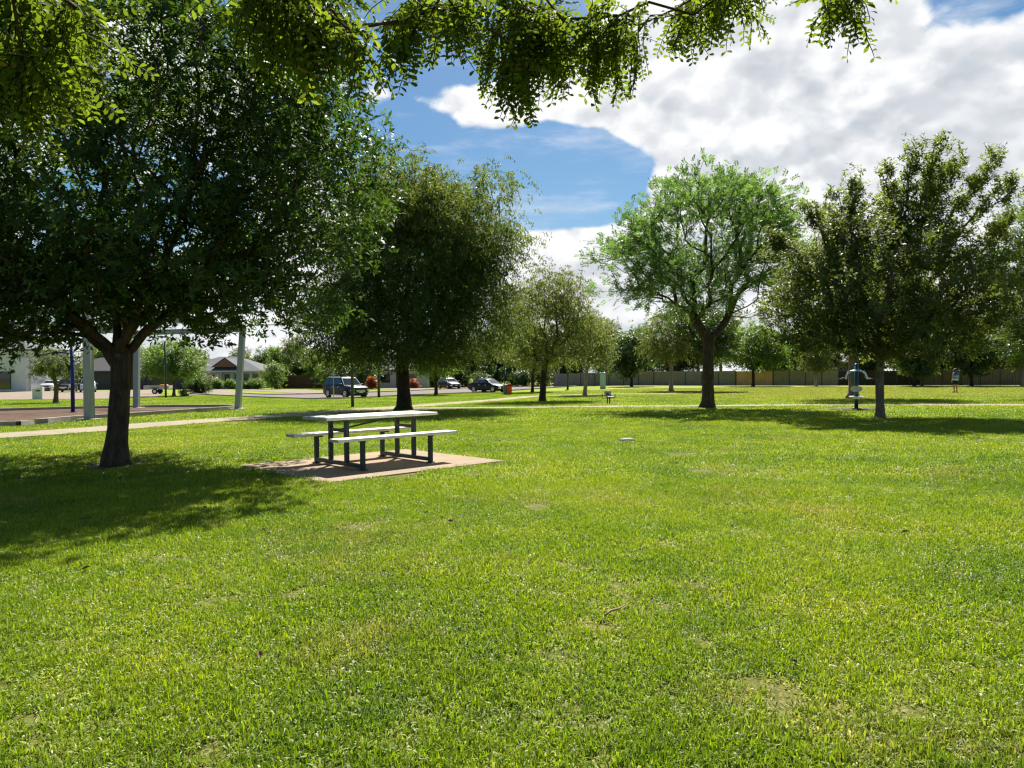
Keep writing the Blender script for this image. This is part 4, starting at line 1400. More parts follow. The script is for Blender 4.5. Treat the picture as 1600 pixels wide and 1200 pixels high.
for k in range(3):
    p = plank(-1.0, 1.0, -0.235 + 0.235 * k, 0.228, 0.735, 0.045, 'top_plank')
    for e in (-1, 1):
        MB().box((e * 1.004, -0.235 + 0.235 * k, 0.735), (0.012, 0.222, 0.040)).build('end_cap', 'pad_grey', p)
for s_ in (-1, 1):
    p = plank(-1.06, 1.06, s_ * 0.63, 0.245, 0.452, 0.045, 'bench_plank')
    for e in (-1, 1):
        MB().box((e * 1.064, s_ * 0.63, 0.452), (0.012, 0.238, 0.040)).build('end_cap', 'pad_grey', p)
for e in (-1, 1):
    X = e * 0.61
    MB().box((X, 0, 0.055), (0.058, 1.245, 0.058)).build('floor_rail', 'powder_green', PT, bevel=0.005)
    for s_ in (-1, 1):
        MB().box((X, s_ * 0.652, 0.222), (0.062, 0.058, 0.412)).build('leg', 'powder_green', PT, bevel=0.005)
        MB().box((X, s_ * 0.225, 0.395), (0.060, 0.060, 0.625)).build('upright', 'powder_green', PT, bevel=0.005)
        MB().box((X, s_ * 0.60, 0.4185), (0.060, 0.20, 0.018)).build('seat_bracket', 'powder_green', PT)
        MB().box((X, s_ * 0.652, 0.008), (0.10, 0.10, 0.014)).build('foot_plate', 'powder_green', PT)
    MB().box((X, 0, 0.700), (0.05, 0.60, 0.022)).build('top_bracket', 'powder_green', PT)
    MB().box((X, 0, 0.545), (0.045, 0.39, 0.045)).build('cross_bar', 'powder_green', PT)

MB().tube([(-0.61, 0, 0.55), (0.42, 0, 0.704)], 0.014, 6).build('brace', 'powder_green', PT)

# lid in the lawn
lx, ly = 2.39, 15.05
LD = empty('pit_lid', (lx, ly, gz(lx, ly)), 0.3, 'small pale concrete pit lid set flush in the lawn', 'lid')
MB().box((0, 0, 0.015), (0.30, 0.28, 0.05)).build('rim', 'kerb_concrete', LD, bevel=0.006)
MB().box((0, 0, 0.046), (0.24, 0.22, 0.018)).build('cover', 'lid_concrete', LD, bevel=0.004)
NOGRASS.append(([(lx - 0.16, ly - 0.16), (lx + 0.16, ly - 0.16), (lx + 0.16, ly + 0.16), (lx - 0.16, ly + 0.16)], 0.02))

# ------------------------------------------------------------------ shade frame and play post
SFR = empty('shade_structure', (-13.57, 35.71, gz(-13.57, 35.71)), 0, 'pale grey square-post shade frame standing over the playground pit', 'shade structure')
o0 = Vector((-13.57, 35.71, gz(-13.57, 35.71)))
PO = [Vector((x, y, gz(x, y))) - o0 for x, y in ((-13.57, 35.71), (-19.93, 38.33), (-22.6, 29.4), (-15.04, 25.71))]
TOPS = []
for p, lean in zip(PO, ((0.28, 0.1), (0.05, 0.1), (-0.15, -0.1), (0.04, -0.1))):
    t = Vector((p.x + lean[0], p.y + lean[1], p.z + 4.15))
    TOPS.append(t)
    mb = MB()
    vs = []
    for q, r in ((p + Vector((0, 0, -0.2)), 0.135), (t, 0.125)):
        for a_, b_ in ((-1, -1), (1, -1), (1, 1), (-1, 1)):
            vs.append((q.x + a_ * r, q.y + b_ * r, q.z))
    mb.add(vs, [(3, 2, 1, 0), (4, 5, 6, 7), (0, 1, 5, 4), (1, 2, 6, 5), (2, 3, 7, 6), (3, 0, 4, 7)])
    mb.build('post', 'post_grey', SFR, bevel=0.015)
    MB().box((p.x, p.y, p.z + 0.02), (0.62, 0.62, 0.10)).build('footing', 'kerb_concrete', SFR, bevel=0.02)
for i in range(4):
    a_, b_ = TOPS[i], TOPS[(i + 1) % 4]
    dv = b_ - a_
    m_ = (a_ + b_) / 2
    MB().box((m_.x, m_.y, m_.z - 0.16), (dv.length - 0.27, 0.13, 0.26), rz=math.atan2(dv.y, dv.x)).build('beam', 'post_grey', SFR)

bx_, by_ = -19.66, 32.35
BP = empty('play_post', (bx_, by_, gz(bx_, by_)), 0, 'tall round dark blue play post standing in the mulch pit', 'play equipment')
MB().tube([(0, 0, -0.1), (0, 0, 3.1)], 0.082, 14).build('post', 'play_blue', BP, smooth=True)
MB().tube([(0, 0, 3.1), (0, 0, 3.16), (0, 0, 3.22)], [0.095, 0.085, 0.03], 14).build('cap', 'play_blue', BP, smooth=True)
MB().tube([(0, 0, 2.7), (-0.9, 0.2, 2.75), (-1.7, 0.35, 2.6)], 0.035, 8).build('arm', 'play_blue', BP, smooth=True)
MB().tube([(0, 0, 0.05), (0, 0, 0.075)], 0.16, 14).build('base_plate', 'play_blue', BP)


# ------------------------------------------------------------------ lamp posts, signs, bins
def lamp_post(x, y, label, h=5.2, r=0.085):
    root = empty('lamp_post', (x, y, gz(x, y)), 0, label, 'lamp post', 'park lamp posts')
    MB().tube([(0, 0, -0.1), (0, 0, h)], [r, r * 0.8], 12).build('pole', 'lamp_green', root, smooth=True)
    MB().tube([(0, 0, 0.0), (0, 0, 0.03)], r * 1.9, 12).build('base_plate', 'lamp_green', root)
    MB().tube([(0, 0, h - 0.05), (0.25, 0, h + 0.12), (0.55, 0, h + 0.15)], 0.035, 8).build('arm', 'lamp_green', root, smooth=True)
    hd = MB().box((0.75, 0, h + 0.15), (0.5, 0.24, 0.10), taper=0.8).build('lamp_head', 'lamp_green', root, bevel=0.02)
    MB().box((0.78, 0, h + 0.088), (0.36, 0.17, 0.02)).build('lens', 'lamp_glass', hd)
    return root


lamp_post(-8.23, 37.27, 'dark green lamp post at the footpath edge in front of the navy car')
lamp_post(-11.42, 61.98, 'dark green lamp post on the kerb line beside the navy car', r=0.12)
lamp_post(6.17, 80.14, 'dark green lamp post in front of the grey fence end', r=0.12)
lamp_post(-31.8, 66.39, 'dark green lamp post beside the young round street tree', r=0.10)


def sign_post(x, y, h, label, w, hh, rz, m='sign_grey', pole='steel_grey', r=0.03):
    root = empty('sign_post', (x, y, gz(x, y)), rz, label, 'sign')
    MB().tube([(0, 0, -0.1), (0, 0, h)], r, 8).build('pole', pole, root, smooth=True)
    MB().box((0, -r - 0.012, h - hh / 2), (w, 0.012, hh)).build('plate', m, root)
    MB().box((0, 0.0, h - hh * 0.3), (0.06, 2 * r + 0.012, 0.03)).build('clamp', pole, root)
    return root


sign_post(-13.62, 55.21, 2.3, 'thin grey sign pole with small plain plate beside the navy car', 0.24, 0.42, 0.15)
sign_post(-0.68, 66.9, 2.9, 'green sign pole with narrow plate standing behind the red bin', 0.10, 0.7, 1.2, 'sign_grey', 'lamp_green', 0.05)

bx_, by_ = -0.25, 66.62
BN = empty('litter_bin', (bx_, by_, gz(bx_, by_)), 0.1, 'red-orange park litter bin with domed hood at the path edge', 'bin')
MB().box((0, 0, 0.42), (0.44, 0.46, 0.80)).build('body', 'bin_red', BN, bevel=0.05)
MB().tube([(0, -0.235, 0.83), (0, 0.235, 0.83)], 0.215, 16).build('hood', 'bin_red', BN, smooth=False, bevel=0.02)
MB().box((0, -0.245, 0.86), (0.28, 0.03, 0.13)).build('slot', 'black_trim', BN)
MB().box((0, 0, 0.015), (0.38, 0.40, 0.05)).build('base', 'bin_grey', BN)
BN2 = empty('wheelie_bin', (-0.62, 66.75, gz(-0.62, 66.75)), 0.2, 'grey-green bin enclosure beside the red-orange litter bin', 'bin')
MB().box((0, 0, 0.46), (0.34, 0.42, 0.88), taper=1.06).build('body', 'bin_grey', BN2, bevel=0.02)
MB().box((0, 0, 0.93), (0.40, 0.48, 0.06)).build('lid', 'lamp_green', BN2, bevel=0.015)

CB = empty('electrical_pillar', (10.01, 79.68, gz(10.01, 79.68)), -0.15, 'pale green electrical pillar in front of the grey fence', 'cabinet')
MB().box((0, 0, 0.86), (0.62, 0.40, 1.72)).build('body', 'pillar_green', CB, bevel=0.02)
MB().box((0, 0, 1.75), (0.70, 0.48, 0.09), taper=0.8).build('cap', 'pillar_green', CB, bevel=0.015)
d = MB().box((0, -0.215, 0.90), (0.52, 0.03, 1.40)).build('door', 'pillar_green', CB)
MB().box((0.20, -0.24, 0.95), (0.03, 0.03, 0.12)).build('handle', 'steel_grey', d)

LB = empty('letterbox', (-42.76, 65.26, gz(-42.76, 65.26)), 0.15, 'white rendered letterbox with dark slot at the driveway edge', 'letterbox')
MB().add([(-0.42, -0.2, 0), (0.42, -0.2, 0), (0.42, 0.2, 0), (-0.42, 0.2, 0), (-0.42, -0.2, 0.92), (0.42, -0.2, 1.12), (0.42, 0.2, 1.12), (-0.42, 0.2, 0.92)],
         [(3, 2, 1, 0), (4, 5, 6, 7), (0, 1, 5, 4), (1, 2, 6, 5), (2, 3, 7, 6), (3, 0, 4, 7)]).build('body', 'white_paint', LB, bevel=0.01)
MB().box((0.06, -0.205, 0.78), (0.34, 0.02, 0.12)).build('slot', 'black_trim', LB)

# ------------------------------------------------------------------ exercise machines
EX = empty('pulldown_exerciser', (13.12, 27.55, gz(13.12, 27.55) + 0.03), R(-25.5), 'teal pull-down exercise machine with white curved arms and two seats', 'exercise machine')
MB().tube([(0, 0, 0), (0, 0, 1.68)], 0.072, 16).build('post', 'gym_teal', EX, smooth=True)
MB().tube([(0, 0, 1.66), (0, 0, 1.70), (0, 0, 1.72)], [0.08, 0.08, 0.05], 16).build('cap', 'gym_teal', EX, smooth=True)
MB().tube([(0, 0, 0.0), (0, 0, 0.02)], 0.17, 16).build('base_plate', 'gym_teal', EX)
for s_ in (-1, 1):
    yy = s_ * 0.20
    arm = [(-0.62, yy - 0.02, 1.13), (-0.36, yy, 1.13), (-0.35, yy, 1.25), (-0.30, yy, 1.36), (-0.20, yy, 1.43), (0, yy * 0.9, 1.46), (0.20, yy, 1.43), (0.30, yy, 1.36), (0.35, yy, 1.25), (0.37, yy, 1.13), (0.62, yy - 0.02, 1.13)]
    if s_ > 0:
        arm = [(x * 0.86, y, 0.12 + z * 0.93) for x, y, z in arm]
    a_ = MB().tube(arm[1:-1], 0.030, 10).build('lever_arm', 'gym_white' if s_ < 0 else 'gym_blue', EX, smooth=True)
    for q in (arm[:2], arm[-2:]):
        MB().tube([q[0], q[1]], 0.020, 8).build('grip', 'black_trim', a_, smooth=True)
    MB().tube([(0, 0, 1.50), (0, yy * 0.9, 1.46)], 0.03, 8).build('pivot', 'gym_blue', EX, smooth=True)
    MB().tube([(-0.34, yy * 1.3, 1.42), (0.30, yy * 1.3, 1.45)], 0.018, 8).build('link_bar', 'gym_blue', EX, smooth=True)
    pad = MB()
    n = 24
    ring = [(0.215 * math.cos(2 * math.pi * k / n), 0.115 * math.sin(2 * math.pi * k / n)) for k in range(n)]
    vs = [(x, s_ * 0.10, 0.76 + z) for x, z in ring] + [(x, s_ * 0.14, 0.76 + z) for x, z in ring]
    pad.add(vs, [tuple(range(n)), tuple(range(2 * n - 1, n - 1, -1))] + [(k, n + k, n + (k + 1) % n, (k + 1) % n) for k in range(n)])
    pad.build('backrest', 'pad_grey', EX)
    MB().tube([(0, 0, 0.76), (0, s_ * 0.10, 0.76)], 0.03, 8).build('back_bracket', 'gym_teal', EX)
    seat = MB()
    ring = [(0.25 * math.copysign(abs(math.cos(t)) ** 0.6, math.cos(t)), 0.16 * math.copysign(abs(math.sin(t)) ** 0.6, math.sin(t))) for t in [2 * math.pi * k / n for k in range(n)]]
    vs = [(x, s_ * 0.30 + y, 0.44 - 0.05 * (abs(x) < 0.12)) for x, y in ring] + [(x * 1.06, s_ * 0.30 + y * 1.06, 0.475) for x, y in ring]
    seat.add(vs, [tuple(range(n - 1, -1, -1)), tuple(range(n, 2 * n))] + [(k, (k + 1) % n, n + (k + 1) % n, n + k) for k in range(n)])
    seat.build('seat', 'gym_white', EX)
    MB().tube([(0, 0, 0.28), (0, s_ * 0.28, 0.42)], 0.032, 8).build('seat_bracket', 'gym_teal', EX, smooth=True)

E2 = empty('seat_exerciser', (5.04, 37.79, gz(5.04, 37.79)), 0.1, 'small exercise seat with grey backrest and dark side handles on bare soil', 'exercise machine')
for s_ in (-1, 1):
    MB().tube([(s_ * 0.06, 0, -0.05), (s_ * 0.06, 0, 0.34)], 0.032, 10).build('post', 'gym_teal', E2, smooth=True)
    MB().tube([(0, 0.02, 0.30), (s_ * 0.30, -0.02, 0.30), (s_ * 0.335, -0.04, 0.34), (s_ * 0.34, -0.05, 0.52)], 0.02, 8).build('handle', 'black_trim', E2, smooth=True)
MB().box((0.06, -0.10, 0.37), (0.36, 0.32, 0.05)).build('seat', 'gym_blue', E2, bevel=0.015)
bk = MB().box((-0.02, 0.08, 0.53), (0.36, 0.05, 0.30), rx=-0.15).build('backrest', 'pad_grey', E2, bevel=0.02)
MB().tube([(-0.04, 0.045, 0.52), (-0.04, 0.02, 0.52)], 0.06, 14).build('badge', 'timber_brown', bk)
MB().box((0, 0, 0.01), (0.34, 0.22, 0.03)).build('base_plate', 'gym_teal', E2)


# ------------------------------------------------------------------ cars
def quad_patch(mb, q, u0, u1, v0, v1, off):
    q = [Vector(p) for p in q]
    n = (q[1] - q[0]).cross(q[3] - q[0]).normalized() * off

    def at(u, v):
        return q[0].lerp(q[1], u).lerp(q[3].lerp(q[2], u), v) + n
    mb.add([at(u0, v0), at(u1, v0), at(u1, v1), at(u0, v1)], [(0, 1, 2, 3)])


def car(loc, rz, label, paint, L, Wd, H, prof, cab, wheel_r=0.35, rails=False, group=None, name='parked_car'):
    """prof: (x fraction, deck height, half-width fraction); cab: rear-belt, rear-roof, front-roof, windscreen-base x fractions and belt height"""
    root = empty(name, (loc[0], loc[1], gz(*loc) + 0.02), rz, label, 'car', group)
    mb = MB()
    hw = Wd / 2
    clear = 0.20
    secs = []
    for fx, zt, wf in prof:
        w_ = hw * wf
        zb = clear + (0.14 if abs(fx) > 0.47 else 0)
        zmid = (zt + zb) / 2
        half = [(w_ * 0.90, zb), (w_ * 0.985, zb + 0.10), (w_, zmid), (w_ * 0.985, zt - 0.10), (w_ * 0.93, zt - 0.03), (w_ * 0.55, zt + 0.015), (0, zt + 0.025)]
        full = [(y, z) for y, z in half] + [(-y, z) for y, z in reversed(half[:-1])]
        secs.append([(fx * L, y, z) for y, z in full])
    n = len(secs[0])
    vs = [p for s_ in secs for p in s_]
    fs = []
    for i in range(len(secs) - 1):
        for k in range(n):
            k2 = (k + 1) % n
            fs.append((i * n + k, i * n + k2, (i + 1) * n + k2, (i + 1) * n + k))
    fs.append(tuple(range(n)))
    fs.append(tuple(range(len(vs) - 1, len(vs) - 1 - n, -1)))
    mb.add(vs, fs)
    xa, xb, xc, xd, zbelt = cab[0] * L, cab[1] * L, cab[2] * L, cab[3] * L, cab[4]
    wb, wt = hw * 0.93, hw * 0.74
    zr = H
    B = {}
    for s_ in (-1, 1):
        B['a', s_], B['b', s_], B['c', s_], B['d', s_] = (xa, s_ * wb, zbelt - 0.03), (xb, s_ * wt, zr - 0.03), (xc, s_ * wt, zr - 0.02), (xd, s_ * wb, zbelt - 0.03)
    vs = [B[k, s_] for s_ in (1, -1) for k in 'abcd'] + [(xb + 0.05, 0, zr + 0.02), (xc - 0.05, 0, zr + 0.03)]
    mb.add(vs, [(3, 2, 1, 0), (4, 5, 6, 7), (1, 2, 9, 8), (8, 9, 6, 5), (2, 3, 7, 6), (2, 6, 9), (0, 1, 5, 4), (1, 8, 5)])
    body = mb.build('body', paint, root, bevel=0.05)
    body.data.polygons.foreach_set('use_smooth', [True] * len(body.data.polygons))
    for s_ in (-1, 1):
        q = [B['a', s_], B['d', s_], B['c', s_], B['b', s_]]
        if s_ > 0:
            q = [q[1], q[0], q[3], q[2]]
        spans = ((0.06, 0.40), (0.44, 0.90)) if not rails else ((0.05, 0.24), (0.27, 0.56), (0.60, 0.93))
        for u0, u1 in spans:
            if s_ > 0:
                u0, u1 = 1 - u1, 1 - u0
            m_ = MB()
            quad_patch(m_, q, u0, u1, 0.14, 0.88, 0.012)
            m_.build('window', 'car_glass', root)
    m_ = MB()
    quad_patch(m_, [B['d', 1], B['d', -1], B['c', -1], B['c', 1]][::-1][::-1], 0.05, 0.95, 0.10, 0.92, -0.012)
    quad_patch(m_, [B['d', 1], B['d', -1], B['c', -1], B['c', 1]], 0.05, 0.95, 0.10, 0.92, 0.012)
    m_.build('windscreen', 'car_glass', root)
    m_ = MB()
    quad_patch(m_, [B['a', 1], B['a', -1], B['b', -1], B['b', 1]], 0.08, 0.92, 0.12, 0.88, 0.012)
    quad_patch(m_, [B['a', 1], B['a', -1], B['b', -1], B['b', 1]], 0.08, 0.92, 0.12, 0.88, -0.012)
    m_.build('rear_window', 'car_glass', root)
    for fx in (-0.285, 0.305):
        for s_ in (-1, 1):
            x, y = fx * L, s_ * (hw - 0.10)
            arch = MB().tube([(x, s_ * (hw - 0.16), wheel_r + 0.03), (x, s_ * (hw + 0.006), wheel_r + 0.03)], wheel_r * 1.17, 20).build('wheel_arch', 'black_trim', root)
            wh = MB().tube([(x, y - s_ * 0.10, wheel_r), (x, y - s_ * 0.085, wheel_r), (x, y + s_ * 0.105, wheel_r), (x, y + s_ * 0.12, wheel_r)], [wheel_r * 0.9, wheel_r, wheel_r, wheel_r * 0.92], 22).build('wheel', 'tyre', root)
            rm = MB().tube([(x, y + s_ * 0.10, wheel_r), (x, y + s_ * 0.128, wheel_r)], [wheel_r * 0.66, wheel_r * 0.64], 20)
            rm.build('rim', 'rim', wh)
            sp_ = MB()
            for k in range(5):
                a_ = k * 2 * math.pi / 5
                sp_.box((x + math.cos(a_) * wheel_r * 0.36, y + s_ * 0.132, wheel_r + math.sin(a_) * wheel_r * 0.36), (wheel_r * 0.17, 0.012, wheel_r * 0.34), ry=-a_)
            sp_.build('wheel_recess', 'black_trim', wh)
    xf = prof[-1][0] * L
    zf = prof[-1][1]
    for s_ in (-1, 1):
        MB().box((xf - 0.10, s_ * hw * 0.74, zf - 0.12), (0.26, hw * 0.36, 0.15), rz=-s_ * 0.35).build('headlight', 'lamp_glass', root, bevel=0.03)
        MB().box((-xf + 0.05, s_ * hw * 0.78, zbelt - 0.14), (0.10, hw * 0.26, 0.24)).build('tail_light', 'tail_red', root, bevel=0.02)
        MB().box((xf + 0.005, s_ * hw * 0.66, 0.42), (0.05, 0.20, 0.09)).build('fog_light', 'chrome', root, bevel=0.01)
        MB().box((xd - 0.22, s_ * (hw + 0.06), zbelt + 0.06), (0.12, 0.20, 0.14)).build('mirror', paint, root, bevel=0.03)
        for hx_ in (-0.12, 0.08):
            MB().box((hx_ * L, s_ * (hw * 0.995 + 0.01), zbelt - 0.16), (0.20, 0.03, 0.035)).build('door_handle', 'chrome', root)
        if rails:
            MB().tube([(xb + 0.15, s_ * wt * 0.95, zr), (xb + 0.3, s_ * wt * 0.95, zr + 0.06), (xc - 0.4, s_ * wt * 0.95, zr + 0.06), (xc - 0.25, s_ * wt * 0.95, zr)], 0.02, 6).build('roof_rail', 'chrome', root)
            MB().box((0.02 * L, s_ * (hw + 0.01), clear + 0.05), (L * 0.36, 0.10, 0.05)).build('side_step', 'chrome', root)
    gr = MB().box((xf + 0.012, 0, zf - 0.17), (0.05, hw * 0.86, 0.20)).build('grille', 'chrome' if rails else 'black_trim', root, bevel=0.02)
    for k in range(3):
        MB().box((xf + 0.045, 0, zf - 0.11 - 0.06 * k), (0.02, hw * 0.72, 0.028)).build('bar', 'black_trim', gr)
    MB().box((xf + 0.03, 0, 0.36), (0.06, hw * 1.3, 0.14)).build('bumper_intake', 'black_trim', root, bevel=0.02)
    MB().box((xf + 0.068, 0, 0.50), (0.012, 0.37, 0.13)).build('number_plate', 'white_paint', root)
    return root


SUV_PROF = [(-0.5, 0.95, 0.84), (-0.485, 1.06, 0.90), (-0.44, 1.10, 0.97), (-0.25, 1.10, 1.0), (0.05, 1.09, 1.0), (0.22, 1.10, 0.99), (0.34, 1.05, 0.97), (0.44, 0.98, 0.92), (0.485, 0.90, 0.82), (0.5, 0.78, 0.74)]
SED_PROF = [(-0.5, 0.80, 0.80), (-0.48, 0.93, 0.88), (-0.42, 0.97, 0.95), (-0.25, 0.96, 1.0), (0.05, 0.93, 1.0), (0.22, 0.92, 0.99), (0.34, 0.84, 0.96), (0.44, 0.75, 0.90), (0.485, 0.68, 0.80), (0.5, 0.58, 0.72)]
CARS = 'cars parked along the street'
car((-14.4, 62.6), math.atan2(-0.73, 0.685), 'navy four-wheel-drive wagon with chrome grille and roof rails parked at the kerb', 'paint_navy', 4.9, 1.90, 1.76, SUV_PROF, (-0.485, -0.40, 0.10, 0.245, 1.10), 0.38, True, CARS, 'parked_wagon')
car((-2.6, 78.4), math.atan2(-0.62, 0.78), 'black sedan parked on the road behind the red bin', 'paint_black', 4.55, 1.78, 1.44, SED_PROF, (-0.42, -0.22, 0.08, 0.25, 0.95), 0.33, False, CARS)
car((-8.6, 99.0), R(-60), 'dark car parked at the far road bend under the trees', 'paint_black', 4.4, 1.75, 1.46, SED_PROF, (-0.46, -0.34, 0.08, 0.25, 0.95), 0.32, False, CARS)
car((-67.2, 105.5), R(-75), 'white car parked in front of the dark double garage', 'paint_white', 4.5, 1.8, 1.55, SUV_PROF, (-0.47, -0.38, 0.08, 0.25, 1.05), 0.33, False, CARS)
car((-56.0, 95.5), R(-60), 'silver-blue wagon parked on the wide concrete driveway', 'paint_silver', 4.6, 1.85, 1.72, SUV_PROF, (-0.485, -0.40, 0.10, 0.245, 1.08), 0.36, True, CARS, 'parked_wagon')
car((-59.8, 97.2), R(-70), 'black wagon parked beside the silver-blue wagon', 'paint_black', 4.6, 1.85, 1.72, SUV_PROF, (-0.485, -0.40, 0.10, 0.245, 1.08), 0.36, True, CARS, 'parked_wagon')

# box trailer on the drive
TRL = empty('box_trailer', (-40.6, 83.0, gz(-40.6, 83.0) + 0.02), R(8), 'pale flat box trailer loaded with an orange bundle on the driveway', 'trailer')
MB().box((0, 0, 0.58), (2.7, 1.5, 0.10)).build('deck', 'steel_grey', TRL)
for s_ in (-1, 1):
    MB().box((0, s_ * 0.74, 0.78), (2.7, 0.05, 0.34)).build('side', 'pad_grey', TRL)
    wh = MB().tube([(-0.1, s_ * 0.80, 0.30), (-0.1, s_ * 0.98, 0.30)], 0.30, 18).build('wheel', 'tyre', TRL)
    MB().tube([(-0.1, s_ * 0.975, 0.30), (-0.1, s_ * 0.99, 0.30)], 0.17, 14).build('rim', 'rim', wh)
    MB().box((-0.1, s_ * 0.90, 0.66), (0.86, 0.24, 0.04)).build('mudguard', 'black_trim', TRL)
    MB().box((s_ * 1.33, 0, 0.78), (0.05, 1.42, 0.34)).build('tailgate', 'pad_grey', TRL)
MB().tube([(1.3, 0, 0.50), (2.4, 0, 0.45)], 0.05, 6).build('drawbar', 'steel_grey', TRL)
MB().tube([(2.2, 0, 0.0), (2.2, 0, 0.5)], 0.03, 6).build('jockey_stand', 'steel_grey', TRL)
LOAD = MB().box((0.35, 0, 0.22), (1.1, 0.9, 0.42), taper=0.7).box((-0.5, 0.1, 0.14), (0.5, 0.7, 0.28), taper=0.8).build('tarp_bundle', 'orange_tarp', None, bevel=0.1, loc=(-40.3, 83.0, gz(-40.6, 83) + 0.655))
tag(LOAD, 'orange tarpaulin bundle lying on the pale box trailer', 'bundle')

# ------------------------------------------------------------------ person
PX, PY = 30.89, 50.36
PE = empty('person', (PX, PY, gz(PX, PY)), R(12), 'person seen from behind in blue banded tank top and dark shorts on the far lawn', 'person')
joints = {'pel': (0, 0, 0.90), 'waist': (0, 0.01, 1.06), 'chest': (0, 0.0, 1.28), 'neck0': (0, 0.0, 1.44), 'neck': (0, 0.01, 1.49), 'head': (0, 0.03, 1.56), 'crownp': (0, 0.03, 1.66),
          'hl': (-0.09, 0, 0.86), 'kl': (-0.10, 0.03, 0.47), 'al': (-0.13, -0.03, 0.09), 'tl': (-0.15, 0.12, 0.04), 'hr': (0.09, 0, 0.86), 'kr': (0.09, 0.01, 0.47), 'ar': (0.08, -0.04, 0.09), 'tr': (0.09, 0.11, 0.04),
          'sl': (-0.17, 0, 1.40), 'el': (-0.245, -0.02, 1.13), 'wl': (-0.25, 0.06, 0.90), 'sr': (0.17, 0, 1.40), 'er': (0.245, -0.02, 1.13), 'wr': (0.24, 0.07, 0.90)}
rads = {'pel': 0.135, 'waist': 0.115, 'chest': 0.135, 'neck0': 0.07, 'neck': 0.05, 'head': 0.085, 'crownp': 0.07, 'hl': 0.085, 'kl': 0.058, 'al': 0.038, 'tl': 0.032, 'hr': 0.085, 'kr': 0.058, 'ar': 0.038, 'tr': 0.032,
        'sl': 0.055, 'el': 0.040, 'wl': 0.028, 'sr': 0.055, 'er': 0.040, 'wr': 0.028}
links = [('pel', 'waist'), ('waist', 'chest'), ('chest', 'neck0'), ('neck0', 'neck'), ('neck', 'head'), ('head', 'crownp'), ('pel', 'hl'), ('hl', 'kl'), ('kl', 'al'), ('al', 'tl'), ('pel', 'hr'), ('hr', 'kr'), ('kr', 'ar'), ('ar', 'tr'), ('chest', 'sl'), ('sl', 'el'), ('el', 'wl'), ('chest', 'sr'), ('sr', 'er'), ('er', 'wr')]
for s_, w_ in ((-1, 'wl'), (1, 'wr')):          # hands: palm and five fingers
    wx, wy, wz = joints[w_]
    joints['p' + w_] = (wx, wy + 0.02, wz - 0.06)
    rads['p' + w_] = 0.026
    links.append((w_, 'p' + w_))
    for f_ in range(4):
        kx = 'f%d%s' % (f_, w_)
        joints[kx] = (wx, wy + 0.045 - 0.02 * f_, wz - 0.15 - 0.012 * (f_ in (1, 2)))
        rads[kx] = 0.009
        links.append(('p' + w_, kx))
    joints['t' + w_] = (wx - s_ * 0.015, wy + 0.07, wz - 0.09)
    rads['t' + w_] = 0.010
    links.append(('p' + w_, 't' + w_))
keys = list(joints)
me = bpy.data.meshes.new('body')
me.from_pydata([joints[k] for k in keys], [(keys.index(a), keys.index(b)) for a, b in links], [])
bo = link('body', me, PE)
sk = bo.modifiers.new('skin', 'SKIN')
for i, k in enumerate(keys):
    me.skin_vertices[0].data[i].radius = (rads[k], rads[k] * (0.78 if k in ('chest', 'waist', 'pel') else 1.0))
    me.skin_vertices[0].data[i].use_root = k == 'pel'
sb = bo.modifiers.new('sub', 'SUBSURF')
sb.levels = sb.render_levels = 2
me.materials.append(MATS['skin'])


def shell(name, rings, m, n=18, parent=PE):
    vs, fs = [], []
    for (cx, cy, cz, rx, ry) in rings:
        vs += [(cx + rx * math.cos(2 * math.pi * k / n), cy + ry * math.sin(2 * math.pi * k / n), cz) for k in range(n)]
    for i in range(len(rings) - 1):
        for k in range(n):
            fs.append((i * n + k, i * n + (k + 1) % n, (i + 1) * n + (k + 1) % n, (i + 1) * n + k))
    return MB().add(vs, fs).build(name, m, parent, smooth=True)


shell('tank_top', [(0, 0, 0.86, 0.205, 0.155), (0, 0, 1.0, 0.185, 0.14), (0, 0, 1.1, 0.178, 0.135), (0, 0, 1.25, 0.195, 0.145), (0, 0, 1.36, 0.195, 0.135), (0, 0, 1.43, 0.155, 0.10), (0, 0, 1.465, 0.095, 0.075)], 'shirt_bands')
for s_ in (-1, 1):
    shell('short_leg', [(s_ * 0.10, 0.015, 0.60, 0.105, 0.11), (s_ * 0.095, 0.01, 0.75, 0.110, 0.12), (s_ * 0.085, 0, 0.90, 0.115, 0.14)], 'cloth_navy')
    shell('shoe', [(s_ * 0.11 - 0.02, 0.05, 0.0, 0.05, 0.14), (s_ * 0.11 - 0.02, 0.05, 0.05, 0.052, 0.135), (s_ * 0.11 - 0.02, 0.0, 0.10, 0.045, 0.07)], 'shoe')
shell('hair', [(0, 0.015, 1.50, 0.082, 0.085), (0, 0.012, 1.57, 0.105, 0.112), (0, 0.02, 1.65, 0.098, 0.108), (0, 0.03, 1.70, 0.062, 0.07), (0, 0.03, 1.715, 0.01, 0.01)], 'hair')

